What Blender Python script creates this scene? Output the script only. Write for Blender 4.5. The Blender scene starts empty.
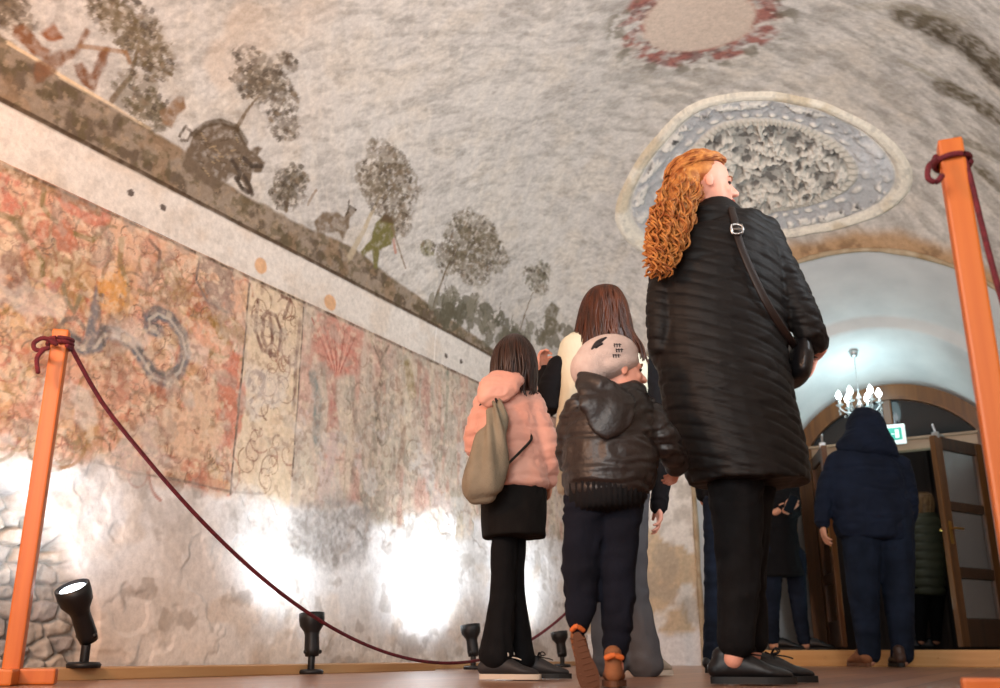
import bpy, bmesh, math, random
import numpy as np
from mathutils import Vector, Matrix

sc = bpy.context.scene
COL = sc.collection
# ------------------------------------------------------------------ camera
F, PITCH, YAW, CH = 960.0, math.radians(17.84), math.radians(29.3), 0.09
cam_d = bpy.data.cameras.new('camera'); cam = bpy.data.objects.new('camera', cam_d); COL.objects.link(cam)
cam_d.sensor_width = 36; cam_d.lens = 36 * F / 1000; cam_d.clip_start = 0.02
cam.location = (0, 0, CH); cam.rotation_euler = (math.pi / 2 + PITCH, 0, YAW)
cam_d.dof.use_dof = True; cam_d.dof.focus_distance = 3.6; cam_d.dof.aperture_fstop = 3.2
sc.camera = cam
# ------------------------------------------------------------------ world, light, exposure
w = bpy.data.worlds.new('world'); sc.world = w; w.use_nodes = True
w.node_tree.nodes['Background'].inputs[0].default_value = (0.80, 0.88, 1.0, 1)
w.node_tree.nodes['Background'].inputs[1].default_value = 0.10
sc.view_settings.view_transform = 'Standard'; sc.view_settings.look = 'None'
sc.view_settings.exposure = 0.0; sc.view_settings.gamma = 1.0; sc.view_settings.use_curve_mapping = False

def lamp(name, typ, loc, energy, color, target=None, size=0.3, **kw):
    d = bpy.data.lights.new(name, typ); d.energy = energy; d.color = color
    if typ == 'AREA': d.shape = 'DISK'; d.size = size
    else: d.shadow_soft_size = size
    for k, v in kw.items(): setattr(d, k, v)
    o = bpy.data.objects.new(name, d); COL.objects.link(o); o.location = loc
    if target is not None:
        o.rotation_euler = (Vector(target) - Vector(loc)).to_track_quat('-Z', 'Y').to_euler()
    return o
# warm lamps behind the visitors; the three cool area lights are added, unseen fills
lamp('warm_flood', 'AREA', (-2.2, -0.4, 1.6), 88, (1.0, 0.52, 0.29), (-3.0, 2.4, 2.3), 0.5)
lamp('warm_lamp', 'AREA', (-0.6, -0.9, 1.5), 24, (1.0, 0.74, 0.50), (-0.7, 4.0, 1.4), 0.8)
lamp('neutral_fill', 'AREA', (-0.6, -0.6, 1.3), 80, (0.90, 0.96, 1.0), (-1.3, 5.5, 3.7), 2.0)  # added soft neutral fill from behind the camera, no window modelled
lamp('vault_fill', 'AREA', (0.45, 3.0, 1.95), 54, (0.84, 0.93, 1.0), (-1.7, 5.4, 3.7), 0.8)  # added lamp out of view, brightens the vault without hitting the people
lamp('side_fill', 'AREA', (-0.1, 3.6, 0.9), 14, (0.86, 0.94, 1.0), (-1.6, 5.6, 3.4), 0.8)  # added cool fill in mid hall, aimed up at the coved end

# ------------------------------------------------------------------ room geometry (metres; X right, Y along the hall)
XL, XR, YE = -3.3, 0.8, 7.3            # left wall, right wall, end wall
VC, VH, VZ, VR, VS0 = -1.25, 2.05, 1.9, 1.8, 5.0   # vault centre, half width, springing, rise, start of the coved end
PC = -1.1                              # passage centre

cT, sT, cY, sY = math.cos(PITCH), math.sin(PITCH), math.cos(YAW), math.sin(YAW)
EX = Vector((cY, sY, 0)); EY = Vector((-sY, cY, 0)); EZ = Vector((0, 0, 1))
def ray(px, py):
    a, b = px - 500.0, 344.0 - py
    return a, F * cT - b * sT, F * sT + b * cT       # right, forward, up (camera heading frame)
def W(xc, yc, z):
    return Vector((cY * xc - sY * yc, sY * xc + cY * yc, z))
def at(px, py, D):
    a, f, u = ray(px, py); k = D / f
    return W(a * k, D, CH + u * k)
def floor_at(px, D, z=0.0):
    depth = D * cT + (z - CH) * sT
    return W((px - 500.0) / F * depth, D, z)
def msize(px_len, D, z=0.8):
    return px_len / F * (D * cT + (z - CH) * sT)
def vault_z(x, y):
    a = np.clip((np.asarray(x) - VC) / VH, -1, 1); b = np.clip((np.asarray(y) - VS0) / (YE - VS0), 0, 1)
    return VZ + VR * np.sqrt(1 - a * a) * np.sqrt(1 - b * b)
VARC = 1.93
def surf(px, py):
    """where a sight line meets the left wall or the vault: (point, s, t)"""
    a, f, u = ray(px, py)
    d = np.array(W(a, f, u)) / F
    t = np.linspace(0.4, 14, 12000)
    X, Y, Z = d[0] * t, d[1] * t, CH + d[2] * t
    hit = (X <= XL) | (Y >= YE) | ((Z > VZ) & (Z >= vault_z(X, Y)))
    i = int(np.argmax(hit)); p = np.array((X[i], Y[i], Z[i]))
    if p[2] <= VZ: return p, p[1], p[2]
    ph = math.acos(max(-1, min(1, (VC - p[0]) / VH)))     # 0 at the left springing
    return p, p[1], VZ + ph * VARC
def ST(pts): return np.array([surf(*p)[1:] for p in pts])

# ------------------------------------------------------------------ colours, noise, materials
def lin(h):
    h = h.lstrip('#'); v = [int(h[i:i + 2], 16) / 255 for i in (0, 2, 4)]
    return tuple(x / 12.92 if x <= .04045 else ((x + .055) / 1.055) ** 2.4 for x in v)
_rng = np.random.default_rng(7); _PERM = _rng.permutation(512); _VAL = _rng.random(512)
def vnoise(x, y, seed=0):
    x = np.asarray(x, float); y = np.asarray(y, float)
    xi = np.floor(x).astype(int); yi = np.floor(y).astype(int); fx = x - xi; fy = y - yi
    fx = fx * fx * (3 - 2 * fx); fy = fy * fy * (3 - 2 * fy)
    def h(i, j): return _VAL[_PERM[(_PERM[(i + seed * 37) & 511] + j) & 511]]
    return (h(xi, yi) * (1 - fx) + h(xi + 1, yi) * fx) * (1 - fy) + (h(xi, yi + 1) * (1 - fx) + h(xi + 1, yi + 1) * fx) * fy
def fbm(x, y, seed=0, oct=4):
    s = 0; a = .5; n = 0
    for k in range(oct):
        s = s + a * vnoise(x * 2 ** k + 17.3 * k, y * 2 ** k + 9.1 * k, seed + k); n += a; a *= .5
    return s / n
def sstep(a, b, x):
    t = np.clip((x - a) / (b - a), 0, 1); return t * t * (3 - 2 * t)

def mat(name, color, rough=.7, metal=0, noise=None, bump=0, bscale=60, spec=.4, emis=None, estr=0, trans=0, alpha=1, stretch=None, sheen=0):
    m = bpy.data.materials.new(name); m.use_nodes = True; nt = m.node_tree; b = nt.nodes['Principled BSDF']
    col = lin(color) if isinstance(color, str) else color
    b.inputs['Base Color'].default_value = (*col, 1); b.inputs['Roughness'].default_value = rough
    b.inputs['Metallic'].default_value = metal; b.inputs['Specular IOR Level'].default_value = spec
    b.inputs['Transmission Weight'].default_value = trans; b.inputs['Alpha'].default_value = alpha
    if sheen: b.inputs['Sheen Weight'].default_value = sheen; b.inputs['Sheen Roughness'].default_value = .4
    if emis: b.inputs['Emission Color'].default_value = (*lin(emis), 1); b.inputs['Emission Strength'].default_value = estr
    if noise or bump:
        tc = nt.nodes.new('ShaderNodeTexCoord'); mp = nt.nodes.new('ShaderNodeMapping'); nt.links.new(tc.outputs['Object'], mp.inputs[0])
        if stretch: mp.inputs['Scale'].default_value = stretch
    if noise:
        col2, scale = noise
        n = nt.nodes.new('ShaderNodeTexNoise'); n.inputs['Scale'].default_value = scale; n.inputs['Detail'].default_value = 6
        nt.links.new(mp.outputs[0], n.inputs['Vector'])
        r = nt.nodes.new('ShaderNodeValToRGB'); r.color_ramp.elements[0].position = .35; r.color_ramp.elements[1].position = .68
        r.color_ramp.elements[0].color = (*col, 1); r.color_ramp.elements[1].color = (*lin(col2), 1)
        nt.links.new(n.outputs['Fac'], r.inputs[0]); nt.links.new(r.outputs[0], b.inputs['Base Color'])
    if bump:
        n2 = nt.nodes.new('ShaderNodeTexNoise'); n2.inputs['Scale'].default_value = bscale; n2.inputs['Detail'].default_value = 5
        nt.links.new(mp.outputs[0], n2.inputs['Vector'])
        bp = nt.nodes.new('ShaderNodeBump'); bp.inputs['Strength'].default_value = bump; bp.inputs['Distance'].default_value = .01
        nt.links.new(n2.outputs['Fac'], bp.inputs['Height']); nt.links.new(bp.outputs[0], b.inputs['Normal'])
    return m
def paint_mat(name, rough=.9, grain=.22, bump=.35, scale=38):
    """plaster or fresco: the pigment of each spot is the mesh attribute 'paint', broken by fine grain"""
    m = bpy.data.materials.new(name); m.use_nodes = True; nt = m.node_tree; b = nt.nodes['Principled BSDF']
    b.inputs['Roughness'].default_value = rough; b.inputs['Specular IOR Level'].default_value = .2
    at_ = nt.nodes.new('ShaderNodeAttribute'); at_.attribute_name = 'paint'
    tc = nt.nodes.new('ShaderNodeTexCoord')
    n = nt.nodes.new('ShaderNodeTexNoise'); n.inputs['Scale'].default_value = scale; n.inputs['Detail'].default_value = 8; n.inputs['Roughness'].default_value = .7
    nt.links.new(tc.outputs['Object'], n.inputs['Vector'])
    mr = nt.nodes.new('ShaderNodeMapRange'); mr.inputs[1].default_value = .3; mr.inputs[2].default_value = .7
    mr.inputs[3].default_value = 1 - grain; mr.inputs[4].default_value = 1 + grain
    nt.links.new(n.outputs['Fac'], mr.inputs[0])
    mx = nt.nodes.new('ShaderNodeVectorMath'); mx.operation = 'SCALE'
    nt.links.new(at_.outputs['Color'], mx.inputs[0]); nt.links.new(mr.outputs[0], mx.inputs['Scale'])
    nt.links.new(mx.outputs[0], b.inputs['Base Color'])
    bp = nt.nodes.new('ShaderNodeBump'); bp.inputs['Strength'].default_value = bump; bp.inputs['Distance'].default_value = .008
    nt.links.new(n.outputs['Fac'], bp.inputs['Height']); nt.links.new(bp.outputs[0], b.inputs['Normal'])
    return m
def wood_mat(name, c1, c2, rough=.5, axis='Z', scale=5, spec=.4, coat=0):
    m = bpy.data.materials.new(name); m.use_nodes = True; nt = m.node_tree; b = nt.nodes['Principled BSDF']
    b.inputs['Roughness'].default_value = rough; b.inputs['Specular IOR Level'].default_value = spec; b.inputs['Coat Weight'].default_value = coat
    tc = nt.nodes.new('ShaderNodeTexCoord'); mp = nt.nodes.new('ShaderNodeMapping'); nt.links.new(tc.outputs['Object'], mp.inputs[0])
    mp.inputs['Scale'].default_value = {'X': (.25, 4, 4), 'Y': (4, .25, 4), 'Z': (4, 4, .25)}[axis]
    n = nt.nodes.new('ShaderNodeTexNoise'); n.inputs['Scale'].default_value = scale; n.inputs['Detail'].default_value = 7; n.inputs['Distortion'].default_value = .6
    nt.links.new(mp.outputs[0], n.inputs['Vector'])
    r = nt.nodes.new('ShaderNodeValToRGB'); r.color_ramp.elements[0].position = .3; r.color_ramp.elements[1].position = .7
    r.color_ramp.elements[0].color = (*lin(c1), 1); r.color_ramp.elements[1].color = (*lin(c2), 1)
    nt.links.new(n.outputs['Fac'], r.inputs[0]); nt.links.new(r.outputs[0], b.inputs['Base Color'])
    return m

# ------------------------------------------------------------------ objects
def link(name, me, m=None, parent=None, smooth=True):
    o = bpy.data.objects.new(name, me); COL.objects.link(o)
    if m is not None and not me.materials: me.materials.append(m)
    if smooth and len(me.polygons): me.polygons.foreach_set('use_smooth', np.ones(len(me.polygons), bool))
    if parent is not None: o.parent = parent
    return o
def tag(o, label=None, cat=None, group=None, kind=None):
    for k, v in (('label', label), ('category', cat), ('group', group), ('kind', kind)):
        if v: o[k] = v
    return o
def thing(name, label, cat, loc, group=None):
    o = bpy.data.objects.new(name, None); COL.objects.link(o); o.location = loc; o.empty_display_size = .1
    return tag(o, label, cat, group)
def mesh_np(name, V, Fq, paint=None):
    me = bpy.data.meshes.new(name); n = len(Fq)
    me.vertices.add(len(V)); me.vertices.foreach_set('co', np.asarray(V, np.float32).ravel())
    k = Fq.shape[1]; me.loops.add(n * k); me.loops.foreach_set('vertex_index', Fq.astype(np.int32).ravel())
    me.polygons.add(n); me.polygons.foreach_set('loop_start', np.arange(0, n * k, k, dtype=np.int32))
    me.update(calc_edges=True)
    if paint is not None:
        a = me.color_attributes.new('paint', 'FLOAT_COLOR', 'POINT')
        a.data.foreach_set('color', np.hstack([np.clip(paint, 0, 1), np.ones((len(V), 1))]).astype(np.float32).ravel())
    me.validate(); return me
def grid_faces(nr, nc, keep=None):
    i = np.arange(nr * nc).reshape(nr, nc)
    q = np.stack([i[:-1, :-1], i[:-1, 1:], i[1:, 1:], i[1:, :-1]], -1).reshape(-1, 4)
    return q if keep is None else q[keep.reshape(-1)]

class MB:
    """collects shapes for ONE mesh; org is subtracted so the mesh sits in its thing's frame"""
    def __init__(self, org=(0, 0, 0)): self.bm = bmesh.new(); self.org = Vector(org)
    def box(self, c, size, rot=None, bev=0.0):
        t = bmesh.new(); bmesh.ops.create_cube(t, size=1)
        for v in t.verts: v.co = Vector((v.co.x * size[0], v.co.y * size[1], v.co.z * size[2]))
        if bev: bmesh.ops.bevel(t, geom=t.edges[:], offset=bev, segments=2, affect='EDGES', profile=.6)
        M = Matrix.Translation(Vector(c)) @ (rot.to_4x4() if rot is not None else Matrix())
        self._add(t, M)
    def _add(self, t, M=None):
        if M is not None: bmesh.ops.transform(t, matrix=M, verts=t.verts)
        me = bpy.data.meshes.new('tmp'); t.to_mesh(me); t.free(); self.bm.from_mesh(me); bpy.data.meshes.remove(me)
    def ell(self, c, r, axes=None, seg=20, rings=12):
        t = bmesh.new(); bmesh.ops.create_uvsphere(t, u_segments=seg, v_segments=rings, radius=1)
        r = (r, r, r) if not hasattr(r, '__len__') else r
        A = axes or (EX, EY, EZ)
        for v in t.verts: v.co = Vector(c) + A[0] * (v.co.x * r[0]) + A[1] * (v.co.y * r[1]) + A[2] * (v.co.z * r[2])
        self._add(t)
    def tube(self, pts, rad, n=14, side=None, caps='round', smooth=0):
        """loft through pts; rad = radius or (sideways, depth) per point"""
        P = [Vector(p) for p in pts]
        Rr = [(r, r) if not hasattr(r, '__len__') else tuple(r) for r in (rad if hasattr(rad, '__len__') else [rad] * len(P))]
        if smooth:
            A = np.array([[*p, *r] for p, r in zip(P, Rr)]); m = len(A)
            u = np.linspace(0, m - 1, (m - 1) * smooth + 1); out = []
            for x in u:
                i = min(int(x), m - 2); f = x - i; p0, p1, p2, p3 = A[max(i - 1, 0)], A[i], A[i + 1], A[min(i + 2, m - 1)]
                out.append(.5 * (2 * p1 + (p2 - p0) * f + (2 * p0 - 5 * p1 + 4 * p2 - p3) * f * f + (3 * p1 - p0 - 3 * p2 + p3) * f ** 3))
            P = [Vector(o[:3]) for o in out]; Rr = [(max(o[3], 1e-4), max(o[4], 1e-4)) for o in out]
        side = Vector(side) if side is not None else EX
        bm = self.bm; rings = []; N = len(P)
        def frame(i):
            t = (P[min(i + 1, N - 1)] - P[max(i - 1, 0)]).normalized()
            a = side - t * side.dot(t)
            if a.length < .15: a = EY - t * EY.dot(t)
            if a.length < .15: a = EZ - t * EZ.dot(t)
            a.normalize(); return t, a, t.cross(a)
        seq = []
        for i in range(N):
            t, a, b = frame(i)
            if caps in ('round', 'soft') and i == 0:
                rm = min(Rr[0]) * (1 if caps == 'round' else .22)
                for q in (1.35, .85, .4): seq.append((P[0] - t * rm * math.sin(q) * .9, a, b, Rr[0][0] * math.cos(q), Rr[0][1] * math.cos(q)))
            seq.append((P[i], a, b, *Rr[i]))
            if caps in ('round', 'soft') and i == N - 1:
                rm = min(Rr[-1]) * (1 if caps == 'round' else .22)
                for q in (.4, .85, 1.35): seq.append((P[-1] + t * rm * math.sin(q) * .9, a, b, Rr[-1][0] * math.cos(q), Rr[-1][1] * math.cos(q)))
        for (p, a, b, ra, rb) in seq:
            rings.append([bm.verts.new(p + a * (ra * math.cos(k * 2 * math.pi / n)) + b * (rb * math.sin(k * 2 * math.pi / n))) for k in range(n)])
        for r0, r1 in zip(rings, rings[1:]):
            for k in range(n): bm.faces.new((r0[k], r0[(k + 1) % n], r1[(k + 1) % n], r1[k]))
        if caps:
            bm.faces.new(rings[0][::-1]); bm.faces.new(rings[-1])
    def lathe(self, c, prof, axis=EZ, n=20):
        ax = Vector(axis).normalized(); a = EX - ax * EX.dot(ax); a = a if a.length > .2 else EY - ax * EY.dot(ax); a.normalize(); b = ax.cross(a)
        rings = [[self.bm.verts.new(Vector(c) + ax * z + a * (max(r, 1e-4) * math.cos(k * 6.28319 / n)) + b * (max(r, 1e-4) * math.sin(k * 6.28319 / n))) for k in range(n)] for r, z in prof]
        for r0, r1 in zip(rings, rings[1:]):
            for k in range(n): self.bm.faces.new((r0[k], r0[(k + 1) % n], r1[(k + 1) % n], r1[k]))
        self.bm.faces.new(rings[0][::-1]); self.bm.faces.new(rings[-1])
    def prism(self, poly, depth):
        """poly: world points of a flat outline; depth: extrusion vector"""
        bm = self.bm; d = Vector(depth)
        a = [bm.verts.new(Vector(p)) for p in poly]; b = [bm.verts.new(Vector(p) + d) for p in poly]; n = len(a)
        bm.faces.new(a[::-1]); bm.faces.new(b)
        for i in range(n): bm.faces.new((a[i], a[(i + 1) % n], b[(i + 1) % n], b[i]))
    def strip(self, inner, outer, depth):
        """a curved bar between two matching lines, extruded by depth"""
        d = Vector(depth)
        for i in range(len(inner) - 1):
            vs = [self.bm.verts.new(Vector(p)) for p in (inner[i], inner[i + 1], outer[i + 1], outer[i])]
            ws = [self.bm.verts.new(v.co + d) for v in vs]
            self.bm.faces.new(vs[::-1]); self.bm.faces.new(ws)
            for k in range(4): self.bm.faces.new((vs[k], vs[(k + 1) % 4], ws[(k + 1) % 4], ws[k]))
    def build(self, name, m, parent=None, smooth=False, merge=0):
        bm = self.bm
        if merge: bmesh.ops.remove_doubles(bm, verts=bm.verts, dist=merge)
        bmesh.ops.translate(bm, verts=bm.verts, vec=-self.org)
        bmesh.ops.recalc_face_normals(bm, faces=bm.faces)
        me = bpy.data.meshes.new(name); bm.to_mesh(me); bm.free()
        return link(name, me, m, parent, smooth)
    def blob(self, name, m, parent=None, voxel=.009, it=3, disp=None):
        """fuse the collected solids into one continuous skin"""
        bm = self.bm; bmesh.ops.recalc_face_normals(bm, faces=bm.faces)
        me = bpy.data.meshes.new('tmp'); bm.to_mesh(me); bm.free()
        t = bpy.data.objects.new('tmp', me); COL.objects.link(t)
        r = t.modifiers.new('r', 'REMESH'); r.mode = 'VOXEL'; r.voxel_size = voxel
        s = t.modifiers.new('s', 'SMOOTH'); s.factor = .5; s.iterations = it
        dg = bpy.context.evaluated_depsgraph_get(); dg.update()
        out = bpy.data.meshes.new_from_object(t.evaluated_get(dg)); out.name = name
        bpy.data.objects.remove(t); bpy.data.meshes.remove(me)
        co = np.empty(len(out.vertices) * 3, np.float32); out.vertices.foreach_get('co', co); co = co.reshape(-1, 3).astype(float)
        if disp is not None:
            no = np.empty(len(out.vertices) * 3, np.float32); out.vertices.foreach_get('normal', no); no = no.reshape(-1, 3)
            co = co + no * disp(co, no)[:, None]
        co -= np.array(self.org); out.vertices.foreach_set('co', co.astype(np.float32).ravel()); out.update()
        out.materials.clear()
        return link(name, out, m, parent, True)

# ------------------------------------------------------------------ painting on walls
class Paint:
    def __init__(s, S, T, base): s.S = S.ravel(); s.T = T.ravel(); s.C = np.tile(np.array(base, float), (s.S.size, 1))
    def sel(s, lo, hi): return np.nonzero((s.S >= lo[0]) & (s.S <= hi[0]) & (s.T >= lo[1]) & (s.T <= hi[1]))[0]
    def mix(s, idx, m, col):
        m = np.clip(m, 0, 1)[:, None]
        s.C[idx] = s.C[idx] * (1 - m) + np.asarray(col) * m
    def wash(s, m, col): s.mix(slice(None), m, col)
    def poly(s, pts, col, op=1, warp=.012, wsc=25, edge=.006, tex=.35):
        pts = np.asarray(pts); pad = .05; i = s.sel(pts.min(0) - pad, pts.max(0) + pad)
        if not len(i): return
        x = s.S[i] + warp * (fbm(s.S[i] * wsc, s.T[i] * wsc, 3) - .5) * 2; y = s.T[i] + warp * (fbm(s.S[i] * wsc, s.T[i] * wsc, 8) - .5) * 2
        ins = np.zeros(len(i), bool); dist = np.full(len(i), 9.)
        for (x0, y0), (x1, y1) in zip(pts, np.roll(pts, -1, 0)):
            c = ((y0 > y) != (y1 > y)); ins ^= c & (x < (x1 - x0) * (y - y0) / ((y1 - y0) or 1e-9) + x0)
            dx, dy = x1 - x0, y1 - y0; k = np.clip(((x - x0) * dx + (y - y0) * dy) / (dx * dx + dy * dy + 1e-12), 0, 1)
            dist = np.minimum(dist, np.hypot(x - x0 - k * dx, y - y0 - k * dy))
        m = sstep(-edge, edge, np.where(ins, dist, -dist)) * op
        m = m * (1 - tex + tex * 2 * fbm(s.S[i] * 40, s.T[i] * 40, 5, 3))
        s.mix(i, m, col)
    def stroke(s, pts, wid, col, op=1, taper=False, tex=.4):
        pts = np.asarray(pts, float); i = s.sel(pts.min(0) - wid * 2, pts.max(0) + wid * 2)
        if not len(i): return
        x, y = s.S[i], s.T[i]; d = np.full(len(i), 9.); n = len(pts) - 1
        for k in range(n):
            (x0, y0), (x1, y1) = pts[k], pts[k + 1]; dx, dy = x1 - x0, y1 - y0
            q = np.clip(((x - x0) * dx + (y - y0) * dy) / (dx * dx + dy * dy + 1e-12), 0, 1)
            ww = 1 - .75 * ((k + q) / n) if taper else 1
            d = np.minimum(d, np.hypot(x - x0 - q * dx, y - y0 - q * dy) / ww)
        m = sstep(wid, wid * .45, d) * op * (1 - tex + tex * 2 * fbm(x * 35, y * 35, 11, 3))
        s.mix(i, m, col)
    def blot(s, c, r, col, op=.9, thr=.5, sc=22, seed=0, soft=.06, fall=1.0):
        """leafy mass: noise broken ellipse"""
        c = np.asarray(c); r = np.asarray(r); i = s.sel(c - r * 1.2, c + r * 1.2)
        if not len(i): return
        d = np.hypot((s.S[i] - c[0]) / r[0], (s.T[i] - c[1]) / r[1]) + .5 * (fbm(s.S[i] * 9, s.T[i] * 9, seed + 2) - .5)
        n = fbm(s.S[i] * sc, s.T[i] * sc, seed, 4)
        m = sstep(thr - soft, thr + soft, n + .22 * (fall - d)) * sstep(1.05, .85, d) * op
        s.mix(i, m, col)
# ================================================================== LEFT WALL
rnd = random.Random(3)
PLASTER = paint_mat('fresco_plaster', .92, .16, .3, 34)
sv = np.concatenate([np.arange(0.6, 1.6, .02), np.arange(1.6, 4.7, .006), np.arange(4.7, YE, .009), [YE]]); zv = np.linspace(0, VZ, 300)
S, Z = np.meshgrid(sv, zv, indexing='ij')
pw = Paint(S, Z, lin('#e4e0dc'))
s_, z_ = pw.S, pw.T
n1 = fbm(s_ * 2.2, z_ * 2.2, 1); n2 = fbm(s_ * 7, z_ * 7, 2); n3 = fbm(s_ * 16, z_ * 16, 4); n4 = fbm(s_ * 45, z_ * 45, 9, 3)
pw.wash(sstep(.45, .7, n2) * .3, lin('#d2cbc5')); pw.wash(sstep(.5, .75, n1) * .25, lin('#dccab8'))
# the painted zone, worn away to bare plaster below
edge = .80 + .10 * (n1 - .5) + .10 * (n2 - .5) + .12 * sstep(3.8, 5.4, s_) * (n1 > .45)
zone = sstep(-.02, .05, z_ - edge)
def inz(a, b, soft=.01): return zone * sstep(a - soft, a + soft, s_) * (1 - sstep(b - soft, b + soft, s_))
L = inz(-1, 3.31); Mi = inz(3.31, 3.72); R = inz(3.72, 9)
pw.wash(L, lin('#d2a98c')); pw.wash(L * sstep(.42, .62, n1), lin('#cd9c80')); pw.wash(L * sstep(.5, .66, n2) * .6, lin('#d8c4a4'))
pw.wash(L * sstep(.55, .7, fbm(s_ * 4 + 9, z_ * 4, 21)) * .55, lin('#c0965f'))
pw.wash(Mi, lin('#d3bfa2')); pw.wash(Mi * sstep(.5, .7, n2) * .6, lin('#c0a58a'))
pw.wash(R, lin('#c1b1a0')); pw.wash(R * sstep(.45, .65, n2) * .7, lin('#a9a091')); pw.wash(R * sstep(.5, .7, n1) * .6, lin('#c89c8c'))
vert = fbm(s_ * 13, z_ * 2.2, 31)
pw.wash(R * sstep(.5, .64, vert) * .75, lin('#8c8474')); pw.wash(R * sstep(.52, .66, fbm(s_ * 15 + 5, z_ * 3, 33)) * .6, lin('#b98878'))
pw.wash(R * sstep(.55, .68, fbm(s_ * 11 + 50, z_ * 2.5, 35)) * .7, lin('#d0c3ac'))
# acanthus scrolls
def spiral(c, r, turns, ph, sgn):
    return [(c[0] + r * (1 - k / 30) ** .8 * math.cos(ph + sgn * turns * 6.283 * k / 30), c[1] + r * (1 - k / 30) ** .8 * math.sin(ph + sgn * turns * 6.283 * k / 30)) for k in range(31)]
inks = [lin(h) for h in ('#8c4a34', '#a5573f', '#6d5a30', '#7d6a3c', '#9a7048', '#b5604a', '#75604c', '#8b6f3a')]
for k in range(210):
    c = (rnd.uniform(1.5, 3.28), rnd.uniform(.8, 1.84)); r = rnd.uniform(.04, .15)
    pw.stroke(spiral(c, r, rnd.uniform(.5, 1.4), rnd.uniform(0, 6.28), rnd.choice((-1, 1))), rnd.uniform(.006, .016), rnd.choice(inks), rnd.uniform(.35, .75), True)
for k in range(150):
    c = np.array((rnd.uniform(1.5, 3.28), rnd.uniform(.8, 1.84)))
    pw.blot(c, (rnd.uniform(.03, .1), rnd.uniform(.03, .1)), rnd.choice(inks + [lin('#b5685a'), lin('#b8735c')]), rnd.uniform(.2, .5), .5, 30, k)
for k in range(46):
    c = (rnd.uniform(3.36, 3.68), rnd.uniform(.85, 1.82)); r = rnd.uniform(.03, .09)
    pw.stroke(spiral(c, r, rnd.uniform(.5, 1.3), rnd.uniform(0, 6.28), rnd.choice((-1, 1))), .007, rnd.choice([lin('#6e4433'), lin('#7b5a40'), lin('#8c5743')]), .7, True)
for k in range(130):
    c = (rnd.uniform(3.76, 7.2), rnd.uniform(.8, 1.84)); r = rnd.uniform(.03, .11)
    pw.stroke(spiral(c, r, rnd.uniform(.3, 1.1), rnd.uniform(0, 6.28), rnd.choice((-1, 1))), .008, rnd.choice([lin('#6b6455'), lin('#8a6a58'), lin('#98705f'), lin('#5e5b50')]), .5, True)
for k in range(420):
    c = (rnd.uniform(1.5, 3.28), rnd.uniform(.82, 1.86)); r = rnd.uniform(.018, .06)
    pw.stroke(spiral(c, r, rnd.uniform(.4, 1.2), rnd.uniform(0, 6.28), rnd.choice((-1, 1))), .0055, rnd.choice([lin('#6d4a38'), lin('#5e4634'), lin('#8c5040'), lin('#75604a')]), rnd.uniform(.4, .8), True)
# the winged grotesque of the narrow panel
for p in ([(262, 318), (268, 312), (276, 316), (281, 330), (279, 350)], [(264, 320), (262, 336), (268, 352)], [(270, 318), (272, 338), (270, 356)], [(248, 385), (254, 372), (264, 376), (262, 392), (250, 402)], [(284, 318), (290, 300), (282, 296)], [(258, 300), (255, 330), (262, 350), (275, 356)]):
    pw.stroke(ST(p), .016, lin('#5f3526'), .85)
# blue-grey serpent scroll of the left panel
blue = lin('#5d646c')
sp = ST([(56, 352), (60, 340), (70, 338), (82, 348), (96, 345), (104, 332), (118, 335), (134, 345), (144, 360), (154, 376), (168, 381), (180, 370), (186, 352), (182, 334), (170, 318), (158, 312), (149, 318), (150, 328), (158, 331)])
pw.stroke(sp, .045, blue, .9, False, .5); pw.stroke(sp + (0, .02), .012, lin('#4c4a4a'), .7)
pw.stroke(sp - (0, .008), .010, lin('#b9b3a6'), .7)
pw.stroke(ST([(88, 345), (92, 325), (96, 305), (100, 290)]), .032, lin('#63666c'), .95); pw.stroke(ST([(104, 345), (100, 322), (99, 300)]), .012, lin('#57504c'), .7)
pw.stroke(ST([(56, 330), (64, 320), (76, 318), (84, 328)]), .014, lin('#5d544c'), .8)
for p, c, wd in (([(14, 222), (22, 232), (34, 246), (42, 262), (44, 284)], '#6a6130', .014), ([(0, 214), (18, 222), (26, 240)], '#6a5a2c', .018), ([(44, 190), (42, 205), (48, 215), (70, 232), (92, 240), (108, 224), (112, 212)], '#77693a', .016),
                 ([(122, 240), (120, 262), (126, 282)], '#77622c', .020), ([(150, 240), (160, 252), (158, 275), (148, 285)], '#6c5247', .013), ([(200, 258), (196, 280), (206, 300), (226, 312)], '#5c4d47', .010),
                 ([(64, 285), (66, 300), (74, 312), (80, 296)], '#6d6a52', .014), ([(46, 280), (54, 290), (60, 280)], '#a34c3e', .020), ([(100, 300), (104, 270), (112, 254)], '#7c5a30', .010)):
    pw.stroke(ST(p), wd, lin(c), .8)
for c, r, col in (((12, 275), (12, 22), '#7b6358'), ((215, 285), (20, 25), '#86736a'), ((225, 330), (18, 12), '#8d6a2c'), ((112, 288), (14, 20), '#cf9243'), ((230, 395), (12, 50), '#c1705a'), ((60, 235), (18, 14), '#b86a50'), ((85, 205), (25, 14), '#c06a55'), ((8, 195), (20, 18), '#bf6a58'), ((195, 420), (30, 40), '#d6b79a'), ((205, 345), (12, 22), '#d9a58a')):
    a = ST([c, (c[0] + r[0], c[1]), (c[0], c[1] - r[1])]); pw.blot(a[0], (abs(a[1][0] - a[0][0]) + .02, abs(a[2][1] - a[0][1]) + .02), lin(col), .75, .46, 20, int(c[0]))
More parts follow.
